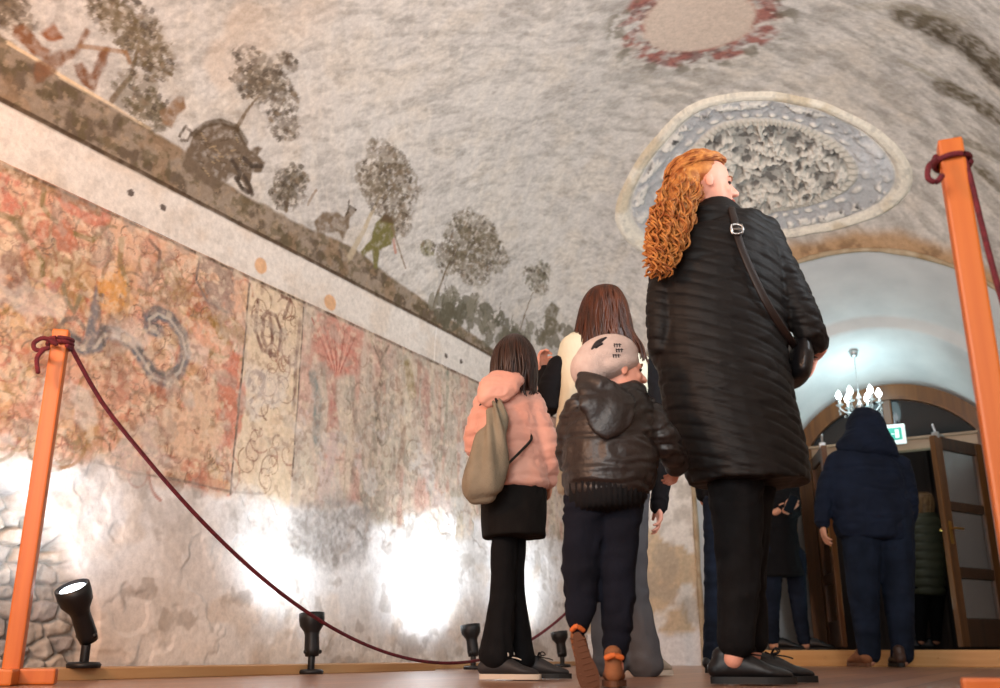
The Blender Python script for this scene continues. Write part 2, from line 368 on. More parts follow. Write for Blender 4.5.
# the pink canopy and the faded figures of the right-hand panel
pw.poly(ST([(318, 312), (348, 322), (362, 335), (358, 372), (336, 378), (318, 360), (312, 330)]), lin('#c17f6e'), .85, .02, 12, .03)
for k in range(9):
    pw.stroke(ST([(334 + k * .8, 372), (312 + k * 5.4, 318 + k * 2.2)]), .008, lin('#d9a08c' if k % 2 else '#a3584a'), .8)
for p, c, wd, op in (([(312, 375), (318, 400), (316, 430), (320, 460)], '#7c8480', .045, .7), ([(330, 375), (335, 430), (330, 470)], '#b5776a', .05, .65), ([(378, 345), (384, 372), (376, 400), (380, 440)], '#6d6252', .035, .7),
                     ([(372, 342), (380, 362), (388, 346)], '#5f5340', .012, .7), ([(408, 365), (412, 392)], '#8b7a4c', .06, .7), ([(448, 372), (446, 430), (440, 460)], '#7d8474', .022, .6), ([(352, 380), (358, 440), (352, 480)], '#8a7f72', .03, .6),
                     ([(398, 380), (404, 440), (398, 475)], '#93735f', .035, .55), ([(425, 372), (428, 430)], '#a87b70', .05, .5), ([(300, 320), (296, 360), (293, 410)], '#7a5f54', .02, .6)):
    pw.stroke(ST(p), wd, lin(c), op, False, .8)
ink = lin('#4c3c30')
pw.stroke([(3.31, 1.86), (3.30, .80)], .009, ink, .95, False, .2); pw.stroke([(3.72, 1.86), (3.72, .95)], .009, ink, .8, False, .4)
pw.stroke([(.6, 1.889), (3.3, 1.889), (7.3, 1.889)], .011, ink, .85, False, .5); pw.stroke([(.6, 1.872), (2.4, 1.868)], .022, lin('#6b5526'), .6)
pw.stroke(ST([(95, 462), (130, 472), (180, 480), (232, 492), (262, 494)]), .008, lin('#6d5c52'), .7)
# grey wear and bare patches
pw.wash(sstep(.57, .66, fbm(s_ * 5 + 3, z_ * 5, 41)) * .55 * sstep(1.75, 1.3, z_), lin('#cfc8c0'))
pw.wash(sstep(.6, .7, fbm(s_ * 9, z_ * 9, 43)) * .5, lin('#a09488'))
# the pigment has faded into the plaster and flaked off in small specks
gm = zone * (.05 + .20 * sstep(.5, .66, fbm(s_ * 60, z_ * 60, 141, 3)) + .12 * sstep(.42, .6, fbm(s_ * 11, z_ * 11, 143)))
pw.wash(gm, lin('#cdb8a6')); pw.wash(zone * sstep(.57, .70, fbm(s_ * 30, z_ * 30, 145, 3)) * .35, lin('#7d5a4a')); pw.wash(zone * sstep(.58, .70, fbm(s_ * 24, z_ * 24, 147, 3)) * .4, lin('#e0cdb4'))
low = 1 - zone
pw.wash(low * sstep(.5, .62, fbm(s_ * 6 + 7, z_ * 6, 45)) * .35 * sstep(.35, .7, z_), lin('#a9a19a'))
pw.wash(low * sstep(.55, .66, fbm(s_ * 3 + 2, z_ * 3.5, 47)) * .3, lin('#d8bfa4'))
pw.poly(ST([(286, 505), (330, 498), (372, 505), (368, 560), (335, 572), (295, 555)]), lin('#8e8780'), .6, .05, 9, .04, .8)
pw.poly(ST([(640, 560), (700, 540), (704, 610), (690, 625), (650, 640), (636, 610)]), lin('#bd9a66'), .7, .04, 9, .03, .4)
pw.poly(ST([(668, 470), (696, 470), (700, 540), (668, 550)]), lin('#a69b86'), .8, .04, 9, .03, .8)
# rubble niche
nd = np.hypot((s_ - 2.06) / .60, np.clip(z_ - .05, 0, 9) / .66) + .22 * (fbm(s_ * 5, z_ * 5, 51) - .5)
nm = sstep(1.0, .93, nd)
cell = np.full(s_.size, 9.); cell2 = np.full(s_.size, 9.); cid = np.zeros(s_.size); ii = np.nonzero(nm > 0)[0]
wx = s_[ii] + .03 * fbm(s_[ii] * 14, z_[ii] * 14, 3); wz = z_[ii] + .03 * fbm(s_[ii] * 14, z_[ii] * 14, 6)
for k in range(168):
    c = (1.45 + (k % 14) * .094 + rnd.uniform(-.035, .035), (k // 14) * .064 + rnd.uniform(-.02, .02))
    d = np.hypot((wx - c[0]) * .65, wz - c[1]); b = d < cell[ii]
    cell2[ii] = np.where(b, cell[ii], np.minimum(cell2[ii], d)); cid[ii] = np.where(b, rnd.random(), cid[ii]); cell[ii] = np.where(b, d, cell[ii])
gap = sstep(.0, .018, cell2 - cell)
pw.wash(nm, lin('#a9a39c')); pw.wash(nm * sstep(.3, .9, cid) * .8, lin('#8d8f96')); pw.wash(nm * (cid > .8) * .6, lin('#c1b29c'))
pw.wash(nm * (1 - gap) * .6, lin('#7d766e')); pw.wash(nm * sstep(.5, .65, n3) * .4, lin('#d8d2c9'))
dx = -.10 * nm + nm * .026 * gap * (.5 + cid) + .008 * (n3 - .5) + .012 * (n1 - .5) - .006 * (1 - zone) * sstep(.5, .6, n2) + nm * .03 * (n3 - .5)
V = np.stack([XL + dx, s_, z_], 1)
tag(link('wall_left', mesh_np('wall_left', V, grid_faces(*S.shape), pw.C), PLASTER), 'left wall with faded fresco panels above bare plaster', kind='structure')

# ================================================================== VAULT
ph = np.concatenate([np.linspace(0, 1.15, 300)[:-1], np.linspace(1.15, math.pi, 200)])
sv = np.concatenate([np.arange(-.6, 1.4, .05), np.arange(1.4, VS0, .0075), VS0 + (YE - VS0) * np.sin(np.linspace(0, math.pi / 2, 300))])
S, PH = np.meshgrid(sv, ph, indexing='ij')
X = VC - VH * np.cos(PH); b = np.clip((S - VS0) / (YE - VS0), 0, 1); ZV = VZ + VR * np.sin(PH) * np.sqrt(np.clip(1 - b * b, 0, 1))
pv = Paint(S, VZ + PH * VARC, lin('#c4beb6')); s_, t_ = pv.S, pv.T; xf, zf = X.ravel(), ZV.ravel()
n1 = fbm(s_ * 1.6, t_ * 1.6, 61); n2 = fbm(s_ * 5, t_ * 5, 62); n3 = fbm(s_ * 15, t_ * 15, 63)
a1 = fbm((s_ * .8 + t_ * .6) * 6, (t_ * .8 - s_ * .6) * 22, 64)          # slanting brush marks
a2 = fbm((s_ * .6 - t_ * .8) * 7, (t_ * .6 + s_ * .8) * 26, 66)
pv.wash(sstep(.42, .68, n1) * .4, lin('#aea8a2')); pv.wash(sstep(.5, .7, n2) * .45, lin('#c8bba9'))
pv.wash(sstep(.5, .64, a1) * .42, lin('#928c84')); pv.wash(sstep(.52, .66, a2) * .4, lin('#d3cabd'))
pv.wash(sstep(.58, .68, n3) * .3, lin('#8e867c'))
for q_, (ca, sa) in enumerate(((.8, .6), (.95, .3), (.45, .9))):
    st_ = fbm((s_ * ca + t_ * sa) * 14, (t_ * ca - s_ * sa) * 60, 160 + q_ * 3, 3); pv.wash(sstep(.56, .68, st_) * .22 * sstep(.4, .6, fbm(s_ * 2.5, t_ * 2.5, 170 + q_)), lin('#8f8982')); pv.wash(sstep(.44, .34, st_) * .18, lin('#d9d3ca'))
pv.wash(sstep(.55, .7, fbm(s_ * 2.1 + 4, t_ * 2.1, 68)) * .4 * (1 - sstep(2.6, 3.8, s_)), lin('#cdb298'))
pv.wash(sstep(3.6, 4.6, t_) * sstep(.4, .6, a1) * .35, lin('#8d877f'))
# white band at the springing
fr_b = ST([(0, 99), (100, 154), (192, 206), (250, 231), (340, 278), (425, 319), (491, 354)])
TB = float(np.mean(fr_b[:, 1])); band = 1 - sstep(TB - .012, TB + .008, t_ + .012 * (n2 - .5))
pv.wash(band, lin('#d8d0c6')); pv.wash(band * sstep(.5, .7, n2) * .35, lin('#c9b49d')); pv.wash(band * sstep(.6, .72, n3) * .3, lin('#b3aaa0'))
for p in ((131, 191), (163, 207), (446, 355), (461, 361)):
    pv.blot(ST([p])[0], (.018, .018), lin('#4a3d35'), .9, .25)
for p in ((261, 264), (330, 300)): pv.blot(ST([p])[0], (.05, .05), lin('#d3a478'), .9, .25, 8)
# hunting frieze: strip of ground, then trees and animals
top = ST([(0, 36), (9, 42), (60, 76), (120, 111), (180, 147), (215, 176), (250, 198), (300, 224), (355, 249), (390, 276), (425, 301), (460, 326), (495, 350)])
topt = np.interp(s_, top[:, 0], top[:, 1]); gnd = sstep(-.008, .014, t_ - TB + .02 * (n2 - .5)) * (1 - sstep(-.012, .012, t_ - topt + .025 * (n3 - .5)))
pv.wash(gnd * .80, lin('#7d6a54')); pv.wash(gnd * sstep(.45, .62, n3) * .7, lin('#4d3f30')); pv.wash(gnd * sstep(.52, .66, fbm(s_ * 9, t_ * 9, 71)) * .7, lin('#8b735a'))
pv.wash(gnd * sstep(.5, .62, fbm(s_ * 24, t_ * 24, 73)) * .6, lin('#5a4f36')); pv.wash(gnd * sstep(.6, .7, fbm(s_ * 30, t_ * 30, 74)) * .5, lin('#a18c74'))
pv.stroke([(1.4, TB + .012), (7.2, TB + .012)], .014, lin('#453525'), .8)
pv.stroke(ST([(8, 42), (40, 62), (62, 76), (100, 98)]), .012, lin('#d8bf9c'), .8); pv.stroke(ST([(60, 76), (110, 104), (150, 128)]), .010, lin('#d8bf9c'), .6)
def tree(crown, trunk, col, seed, thr=.46, tw=.02, tcol='#6b573f', sc=17):
    if trunk: pv.stroke(ST(trunk), tw, lin(tcol), .8, True)
    tr = random.Random(seed)
    for (c, r) in crown:
        a = ST([c, (c[0] + r[0], c[1] + r[0] * .45), (c[0], c[1] - r[1])])
        rr = (abs(a[1][0] - a[0][0]) + .01, abs(a[2][1] - a[0][1]) + .01)
        pv.blot(a[0], rr, lin('#95866f'), .28, thr - .02, 16, seed + 5, .08); pv.blot(a[0], (rr[0] * 1.1, rr[1] * 1.1), lin(col), .45, thr + .08, 46, seed, .05)
        for q in range(int(34 * rr[0] * rr[1] / .012) + 8):     # tufts of leaves
            an, ra = tr.uniform(0, 6.28), tr.random() ** .5; lc = a[0] + np.array((rr[0] * ra * math.cos(an), rr[1] * ra * math.sin(an)))
            pv.blot(lc, (tr.uniform(.010, .026), tr.uniform(.009, .02)), lin(tr.choice((col, col, '#54473a', '#7d6c58', '#453b30'))), tr.uniform(.35, .72), .49, 55, seed + q)
tree([((14, 12), (20, 20)), ((2, 4), (14, 20))], None, '#54483a', 101, .42)
tree([((130, 22), (36, 28)), ((150, 50), (26, 24)), ((110, 8), (26, 16)), ((155, 62), (16, 18))], [(112, 100), (132, 75), (140, 40), (132, 12)], '#65573f', 111, .49)
tree([((140, 95), (24, 22)), ((152, 112), (18, 16))], None, '#5a503a', 121, .42)
tree([((262, 70), (26, 18)), ((272, 92), (26, 22)), ((285, 125), (14, 18)), ((250, 85), (18, 14)), ((288, 62), (9, 8))], [(236, 128), (246, 112), (262, 92)], '#574b3e', 131, .47)
tree([((290, 186), (15, 16)), ((298, 176), (10, 10)), ((283, 196), (12, 14))], [(286, 210), (290, 186)], '#4c4233', 141, .40)
tree([((390, 160), (22, 16)), ((375, 182), (20, 18)), ((402, 182), (20, 18)), ((388, 200), (22, 20)), ((398, 222), (12, 14))], [(350, 256), (364, 230), (376, 205), (388, 180)], '#6a5d4b', 151, .47, .035, '#b3a389')
tree([((478, 232), (24, 18)), ((488, 252), (20, 20)), ((462, 240), (16, 20)), ((450, 258), (12, 18)), ((470, 268), (18, 16))], [(434, 306), (444, 276), (456, 250)], '#665c48', 161, .45)
tree([((428, 248), (6, 8))], None, '#6f6a40', 171, .4)
tree([((536, 280), (14, 14)), ((544, 270), (8, 10))], [(520, 330), (530, 300), (540, 275)], '#6f6b5a', 181, .47, .012)
for k in range(34):
    x = rnd.uniform(432, 545); y = 308 + (x - 432) * .42 - rnd.uniform(-6, 24); a = ST([(x, y)])[0]
    pv.blot(a, (rnd.uniform(.05, .12), rnd.uniform(.04, .10)), lin(rnd.choice(('#6c6656', '#7d7767', '#5b5645'))), .8, .46, 24, 200 + k)
    pv.stroke(ST([(x, y + 6), (x + rnd.uniform(-6, 8), y - rnd.uniform(6, 18))]), .006, lin('#5b5445'), .7)
for k in range(14):
    x = rnd.uniform(545, 660); y = 345 + (x - 545) * .42 - rnd.uniform(-4, 30); a = ST([(x, y)])[0]
    pv.blot(a, (.12, .09), lin('#6c6656'), .8, .46, 20, 240 + k)
def beast(pts, col, op=.75): pv.poly(ST(pts), lin(col), min(op * 1.1, 1), .009, 24, .009, .6)
# hounds at the far left
beast([(14, 26), (24, 24), (34, 34), (40, 46), (50, 50), (48, 60), (34, 56), (22, 44), (12, 36)], '#80593f')
beast([(40, 32), (54, 24), (64, 38), (56, 42), (48, 40)], '#8a5a3c'); beast([(34, 62), (50, 54), (74, 48), (86, 28), (90, 32), (78, 54), (60, 66), (44, 82), (34, 84)], '#7b5840')
beast([(74, 64), (82, 62), (90, 74), (98, 62), (104, 46), (110, 48), (106, 66), (100, 76), (94, 92), (84, 86), (76, 76)], '#77533c')
beast([(98, 50), (108, 46), (104, 60), (96, 64)], '#7a553d'); pv.stroke(ST([(80, 46), (100, 48), (126, 52), (130, 62)]), .014, lin('#8f6a48'), .7)
# pair of figures by the bush
beast([(160, 112), (168, 106), (176, 96), (184, 98), (186, 108), (178, 116), (172, 128), (162, 124)], '#86694f', .7)
# boar
beast([(186, 152), (192, 138), (202, 126), (218, 122), (234, 126), (244, 140), (250, 150), (258, 146), (262, 148), (258, 156), (265, 162), (262, 172), (252, 172), (250, 182), (254, 194), (248, 194), (242, 180), (236, 176), (228, 180), (216, 190), (196, 180), (184, 166)], '#6b5c4c', .92)
pv.stroke(ST([(194, 134), (206, 124), (220, 121), (236, 127), (246, 142)]), .022, lin('#4e3f2c'), .8)
for q in ([(232, 160), (240, 172), (238, 180)], [(244, 176), (250, 186), (252, 194)], [(236, 178), (242, 188), (248, 192)], [(244, 158), (252, 166), (262, 166)]): pv.stroke(ST(q), .018, lin('#453a30'), .9)
pv.stroke(ST([(180, 136), (186, 126), (192, 132), (188, 140), (182, 140)]), .010, lin('#4e4133'), .8)
for k in range(26): x = rnd.uniform(196, 242); y = rnd.uniform(130, 172); pv.stroke(ST([(x, y), (x + rnd.uniform(2, 8), y + rnd.uniform(-2, 8))]), .005, lin(rnd.choice(('#4f4231', '#a08b6c'))), .7)
# deer
beast([(314, 222), (322, 212), (336, 212), (344, 216), (348, 208), (356, 210), (350, 218), (348, 228), (342, 240), (338, 232), (326, 232), (318, 238)], '#746350')
pv.stroke(ST([(346, 214), (350, 206), (356, 210)]), .010, lin('#54483a'), .8); pv.stroke(ST([(348, 212), (349, 200)]), .008, lin('#54483a'), .8)
pv.stroke(ST([(308, 204), (312, 196), (316, 190)]), .012, lin('#8b7560'), .7)
# huntsman
beast([(376, 222), (384, 216), (392, 220), (396, 232), (392, 244), (380, 250), (378, 268), (374, 268), (372, 250), (362, 256), (360, 252), (372, 238)], '#716a3f', .9)
beast([(380, 222), (384, 214), (392, 216), (394, 224)], '#5e4c37', .8); pv.stroke(ST([(392, 226), (398, 244), (406, 268)]), .010, lin('#7a6650'), .8); pv.stroke(ST([(394, 240), (396, 252)]), .016, lin('#b37f6c'), .8)
# second hunter near the crowd
beast([(545, 312), (552, 302), (560, 308), (556, 318), (562, 330), (550, 336), (542, 346), (538, 340), (546, 326)], '#6c6350', .7)
# faded oval with a ring of red flowers near the crown
ov = ST([(700, 22), (758, 30), (700, -10)]); c0 = ov[0]
pc = np.array([surf(700, 20)[0], surf(762, 26)[0], surf(705, 56)[0], surf(640, 20)[0]])
ax = np.array([pc[1][1] - pc[3][1], pc[1][0] - pc[3][0]]) / 2; al = math.atan2(ax[1], ax[0]); ra = float(np.hypot(*ax))
du, dv = (s_ - pc[0][1]), (xf - pc[0][0]); e1 = (du * math.cos(al) + dv * math.sin(al)) / ra
pb = pc[2] - pc[0]; rb_ = abs(-pb[1] * math.sin(al) + pb[0] * math.cos(al)); e2 = (-du * math.sin(al) + dv * math.cos(al)) / rb_
er = np.hypot(e1, e2); wv = er + .16 * (n2 - .5)
ring = sstep(.84, .94, wv) * (1 - sstep(1.24, 1.36, wv))
pv.wash((1 - sstep(.9, .97, wv)), lin('#c4b2a2')); pv.wash(ring * sstep(.32, .62, fbm(s_ * 17, xf * 17, 81)) * .9, lin('#95594f'))
pv.wash(ring * sstep(.5, .66, fbm(s_ * 26, xf * 26, 82)) * .75, lin('#6f4c47')); pv.wash(sstep(1.15, 1.25, wv) * (1 - sstep(1.4, 1.6, wv)) * sstep(.52, .6, fbm(s_ * 12, xf * 12, 83)) * .7, lin('#6f6858'))
# traces of the opposite frieze on the right haunch
def smear(pts, wd, col, op): pv.stroke(ST(pts), wd, lin(col), op, False, .9)
smear([(912, 16), (940, 28), (970, 46), (1000, 74)], .17, '#655b4b', .85); smear([(925, 30), (960, 45), (1000, 84)], .05, '#4c4234', .7)
smear([(945, 88), (968, 98), (998, 118)], .10, '#655b4a', .85); smear([(960, 140), (985, 150), (1000, 158)], .05, '#7a7262', .6); smear([(980, 170), (1000, 188)], .06, '#6c6250', .7)
smear([(860, 8), (900, 6), (960, 20)], .05, '#a39a8a', .5); smear([(900, 60), (940, 80)], .03, '#97907f', .5)
# doorway arch cut out of the coved end
def arch_z(x, c, hw, spring, crown):
    h = crown - spring; Rr = (hw * hw + h * h) / (2 * h)
    return crown - Rr + np.sqrt(np.clip(Rr * Rr - (x - c) ** 2, 0, None))
A0 = (PC, 1.25, 2.28, 2.90)
az = arch_z(xf, *A0); ina = (np.abs(xf - PC) < A0[1]) & (zf < az) & (s_ > 6)
dd = np.where((s_ > 6), np.maximum(zf - az, 0) + np.maximum(np.abs(xf - PC) - A0[1], 0) * 1.0, 9)
pv.wash((1 - sstep(.06, .15, dd + .10 * (n2 - .5))) * .9, lin('#b08d66')); pv.wash((1 - sstep(.03, .14, dd)) * sstep(.5, .62, n3) * .7, lin('#7a6048'))
dn = .012 * (n1 - .5) + .008 * (n2 - .5) + .004 * (a1 - .5)
nx, nz = np.cos(PH).ravel(), -np.sin(PH).ravel()
V = np.stack([xf + nx * dn, s_, zf + nz * dn], 1)
ia = ina.reshape(S.shape); keep = ~(ia[:-1, :-1] & ia[:-1, 1:] & ia[1:, 1:] & ia[1:, :-1])
tag(link('ceiling', mesh_np('ceiling', V, grid_faces(*S.shape, keep), pv.C), PLASTER), 'frescoed grey plaster barrel vault with a hunting frieze', kind='structure')

# ================================================================== END WALL, PASSAGE, RIGHT WALL, FLOOR
WHITE = mat('white_plaster', '#d6d6d4', .9, noise=('#c6c7c6', 3), bump=.15, bscale=25, spec=.2)
def fgrid(fn, nu, nv):
    U, Vv = np.meshgrid(np.linspace(0, 1, nu), np.linspace(0, 1, nv), indexing='ij'); return np.array(fn(U.ravel(), Vv.ravel())).T, grid_faces(nu, nv)
vs, fs, off = [], [], 0
for (x0, x1) in ((XL, PC - 1.25), (PC + 1.25, XR)):
    v, f = fgrid(lambda U, Q: (x0 + (x1 - x0) * U, np.full_like(U, YE), VZ * Q), 40, 60); vs.append(v); fs.append(f + off); off += len(v)
V = np.vstack(vs); pe = Paint(V[:, 0], V[:, 2], lin('#dedad2')); m1 = fbm(V[:, 0] * 4, V[:, 2] * 4, 91)
pe.wash(sstep(.48, .54, m1 + .25 * np.exp(-((V[:, 2] - .62) / .3) ** 2) - .08) * .7, lin('#c0a273')); pe.wash(sstep(.5, .6, fbm(V[:, 0] * 9, V[:, 2] * 9, 92)) * .5, lin('#9c9488')); pe.wash(1 - sstep(.24, .28, V[:, 2] + .2 * (m1 - .5)), lin('#e4e3e2'))
tag(link('wall_far', mesh_np('wall_far', V, np.vstack(fs), pe.C), PLASTER), 'narrow end wall beside the doorway arch', kind='structure')
v, f = fgrid(lambda U, Q: (np.full_like(U, XR), -.6 + (YE + .6) * U, VZ * Q), 60, 16)
tag(link('wall_right', mesh_np('wall_right', v, f, np.tile(lin('#cfc6ba'), (len(v), 1))), PLASTER), 'right wall', kind='structure')
# passage through the thick wall: splayed jambs and two vaulted stages
A1 = (-1.06, 1.04, 1.98, 2.64); A2 = (-1.02, .80, 1.86, 2.30)
def profile(A, n=48, m=14):
    c, hw, sp, cr = A; L_ = [(c - hw, z) for z in np.linspace(0, sp, m)[:-1]]
    xs = c - hw * np.cos(np.linspace(0, math.pi, n)); L_ += [(x, float(arch_z(x, c, hw, sp, cr))) for x in xs]
    return np.array(L_ + [(c + hw, z) for z in np.linspace(sp, 0, m)[1:]])
p0, p1, p2 = profile(A0), profile(A1), profile(A2)
def vault_y(x, z):
    a = (x - VC) / VH; k = np.clip((z - VZ) / (VR * np.sqrt(np.clip(1 - a * a, 1e-6, 1))), 0, 1); return np.where(z > VZ, VS0 + (YE - VS0) * np.sqrt(1 - k * k), YE)
y0 = vault_y(p0[:, 0], p0[:, 1]) - .012
P0 = np.stack([p0[:, 0], y0, p0[:, 1]], 1); P1 = np.stack([p1[:, 0], np.full(len(p1), 7.78), p1[:, 1]], 1); P2 = np.stack([p2[:, 0], np.full(len(p2), 8.66), p2[:, 1]], 1)
P1b = np.stack([A1[0] + (p1[:, 0] - A1[0]) * .955, P1[:, 1] + .012, p1[:, 1] * np.where(p1[:, 1] > .3, .978, 1)], 1)
rows = [P0 * (1 - k) + P1 * k for k in np.linspace(0, 1, 16)] + [P1b * (1 - k) + P2 * k for k in np.linspace(0.0, 1, 16)]
V = np.vstack(rows); me = mesh_np('wall_doorway', V, grid_faces(32, len(p0)))
tag(link('wall_doorway', me, WHITE), 'white splayed doorway passage with arched vault', kind='structure')
mb = MB(); pts = [Vector(q) for q in P0]; mb.tube(pts, [.014 + .010 * rnd.random() for _ in pts], n=8)
tag(mb.build('trim_1', mat('raw_plaster_edge', '#b5a58c', .95, noise=('#97805f', 9), bump=.6, bscale=30), None, True), 'rough plaster edge of doorway arch', kind='structure')
# floor
FLOOR = bpy.data.materials.new('floorboards'); FLOOR.use_nodes = True; nt = FLOOR.node_tree; bs = nt.nodes['Principled BSDF']
tc = nt.nodes.new('ShaderNodeTexCoord'); mp = nt.nodes.new('ShaderNodeMapping'); nt.links.new(tc.outputs['Object'], mp.inputs[0]); mp.inputs['Rotation'].default_value = (0, 0, math.pi / 2)
br = nt.nodes.new('ShaderNodeTexBrick'); nt.links.new(mp.outputs[0], br.inputs['Vector']); br.inputs['Scale'].default_value = 1
br.inputs['Color1'].default_value = (*lin('#a3795f'), 1); br.inputs['Color2'].default_value = (*lin('#8a644f'), 1); br.inputs['Mortar'].default_value = (*lin('#4a362c'), 1)
br.inputs['Brick Width'].default_value = 1.6; br.inputs['Row Height'].default_value = .13; br.inputs['Mortar Size'].default_value = .004
nt.links.new(br.outputs['Color'], bs.inputs['Base Color']); bs.inputs['Roughness'].default_value = .28; bs.inputs['Specular IOR Level'].default_value = .5
v, f = fgrid(lambda U, Q: (XL - .25 + (XR - XL + .3) * U, -1.5 + 10.3 * Q, 0 * U), 6, 12)
tag(link('floor', mesh_np('floor', v, f), FLOOR), 'polished brown floorboards', kind='structure')
# wooden step across the doorway and skirting board along the left wall
PINE = wood_mat('pine', '#b98448', '#d0a066', .45, 'X', 4)
mb = MB(); mb.box((PC, 7.52, .055), (3.3, .36, .11), bev=.006)
for k in range(9): mb.box((PC - 1.5 + k * .37, 7.337, .062), (.018, .008, .018), bev=.003)
tag(mb.build('trim_2', PINE), 'low pine step across the doorway', kind='structure')
mb = MB(); mb.box((XL + .17, 2.6, .02), (.30, 4.0, .04), bev=.004)
mb.box((XL + .03, 5.9, .015), (.06, 2.7, .03), bev=.004)
tag(mb.build('baseboard_left', wood_mat('pine_long', '#b58a5c', '#c9a274', .5, 'Y', 4)), 'pine ledge along the foot of the left wall', kind='structure')
# hall beyond the door: dark panelled wall
HALL = wood_mat('dark_panel', '#2a1a10', '#3c2717', .6, 'Z', 3)
mb = MB()
mb.box((PC, 11.2, 1.5), (4.6, .1, 3.0)); mb.box((-3.0, 9.95, 1.5), (.1, 2.4, 3.0)); mb.box((.9, 9.95, 1.5), (.1, 2.4, 3.0)); mb.box((PC, 9.95, 3.02), (4.6, 2.6, .06))
for k in range(7): mb.box((-2.8 + k * .6, 11.12, 1.3), (.05, .05, 2.4), bev=.01)
tag(mb.build('wall_hall', HALL), 'dark panelled hall beyond the doorway', kind='structure')
mb = MB(); mb.box((PC, 9.9, .09), (4.6, 2.55, .03)); mb.box((PC, 8.2, .09), (1.9, .95, .03))
tag(mb.build('floor_hall', mat('hall_floor', '#4a3a30', .4)), 'hall floor beyond step', kind='structure')
# ================================================================== STUCCO MEDALLION on the vault
def vault_hit(px, py): return surf(px, py)[0]
oc = vault_hit(765, 165)
outl = np.array([vault_hit(*q) for q in ((612, 210), (622, 189), (654, 140), (693, 103), (722, 95), (756, 92), (800, 97), (849, 113), (885, 134), (907, 157), (916, 182), (900, 204), (853, 224), (815, 232), (781, 237), (730, 250), (690, 258), (655, 258), (639, 252), (620, 236))])[:, :2] - oc[:2]
oa = np.unwrap(np.arctan2(outl[:, 1], outl[:, 0])); orr = np.hypot(*outl.T); k = np.argsort(oa % (2 * math.pi)); oa_s, orr_s = (oa % (2 * math.pi))[k], orr[k]
NA, NR = 420, 120
A, Rr = np.meshgrid(np.linspace(0, 2 * math.pi, NA), np.linspace(0.0, 1.0, NR), indexing='ij')
Ro = np.interp(A.ravel(), oa_s, orr_s, period=2 * math.pi)
ker = np.interp(((A + .08) % (2 * math.pi)).ravel(), oa_s, orr_s, period=2 * math.pi) + np.interp(((A - .08) % (2 * math.pi)).ravel(), oa_s, orr_s, period=2 * math.pi)
Ro = (Ro + ker) / 3; rr = Rr.ravel(); aa = A.ravel()
mx, my = oc[0] + Ro * rr * np.cos(aa), oc[1] + Ro * rr * np.sin(aa)
mz = vault_z(mx, my); e = 1e-3
gx, gy = (vault_z(mx + e, my) - vault_z(mx - e, my)) / (2 * e), (vault_z(mx, my + e) - vault_z(mx, my - e)) / (2 * e)
N = np.stack([gx, gy, -np.ones_like(gx)], 1); N /= np.linalg.norm(N, axis=1)[:, None]
# ornament: leafy stucco in raised relief
rid = lambda f, s: 1 - np.abs(2 * fbm(mx * f, my * f, s, 3) - 1) * 2.2
leaf = np.clip(rid(15, 301), 0, 1) * sstep(.30, .5, fbm(mx * 9, my * 9, 303)); fine = np.clip(rid(32, 305), 0, 1)
inner = 1 - sstep(.57, .60, rr); bead = sstep(.565, .59, rr) * (1 - sstep(.63, .66, rr)); ring = sstep(.64, .66, rr) * (1 - sstep(.875, .89, rr)); rim = sstep(.88, .93, rr)
smooth_end = np.maximum(np.exp(-((np.angle(np.exp(1j * (aa - math.atan2(outl[17][1], outl[17][0])))) / .24) ** 2)), np.exp(-((np.angle(np.exp(1j * (aa - math.atan2(outl[9][1], outl[9][0])))) / .22) ** 2)))
wreath = ring * np.clip(np.sin(aa * 31) * .6 + .5, 0, 1) * np.exp(-((rr - .70) / .028) ** 2)
edgel = ring * np.exp(-((rr - .835) / .055) ** 2) * sstep(.44, .56, fbm(mx * 17, my * 17, 307))
petal = inner * np.exp(-((rr - .50) / .05) ** 2) * (.5 + .5 * np.sin(aa * 24 + 9 * fbm(mx * 4, my * 4, 309)))
h = .012 + inner * (.045 * leaf + .022 * fine * leaf + .03 * petal) + bead * (.030 + .008 * np.sin(aa * 80)) + ring * (.014 * fine * leaf + .026 * edgel) + .022 * wreath + rim * .020 * (1 - sstep(.97, 1.0, rr)) + .018 * ring * smooth_end
h *= 1 - sstep(.985, 1.0, rr) * 1.4
pm = Paint(mx, my, lin('#cfcabf'))
raised = sstep(.012, .034, h)
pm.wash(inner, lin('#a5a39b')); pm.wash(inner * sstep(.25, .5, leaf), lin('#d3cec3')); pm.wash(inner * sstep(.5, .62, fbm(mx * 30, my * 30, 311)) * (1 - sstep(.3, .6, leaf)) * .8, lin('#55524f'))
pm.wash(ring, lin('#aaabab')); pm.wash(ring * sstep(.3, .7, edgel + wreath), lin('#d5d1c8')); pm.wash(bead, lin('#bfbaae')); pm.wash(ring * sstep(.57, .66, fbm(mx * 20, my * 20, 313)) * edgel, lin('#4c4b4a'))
pm.wash(ring * smooth_end * .9, lin('#c8cacb')); pm.wash(rim, lin('#dcd5c5')); pm.wash(rim * sstep(.5, .65, fbm(mx * 5, my * 5, 315)) * .6, lin('#b9a684')); pm.wash(sstep(.6, .7, fbm(mx * 24, my * 24, 317)) * .3, lin('#8c8a86'))
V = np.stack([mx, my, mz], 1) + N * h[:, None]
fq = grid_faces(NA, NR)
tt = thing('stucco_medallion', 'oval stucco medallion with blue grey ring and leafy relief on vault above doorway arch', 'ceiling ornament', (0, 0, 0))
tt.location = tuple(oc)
nrow = NR - 1; ridx = np.arange(len(fq)) % nrow; rmid = ridx / nrow
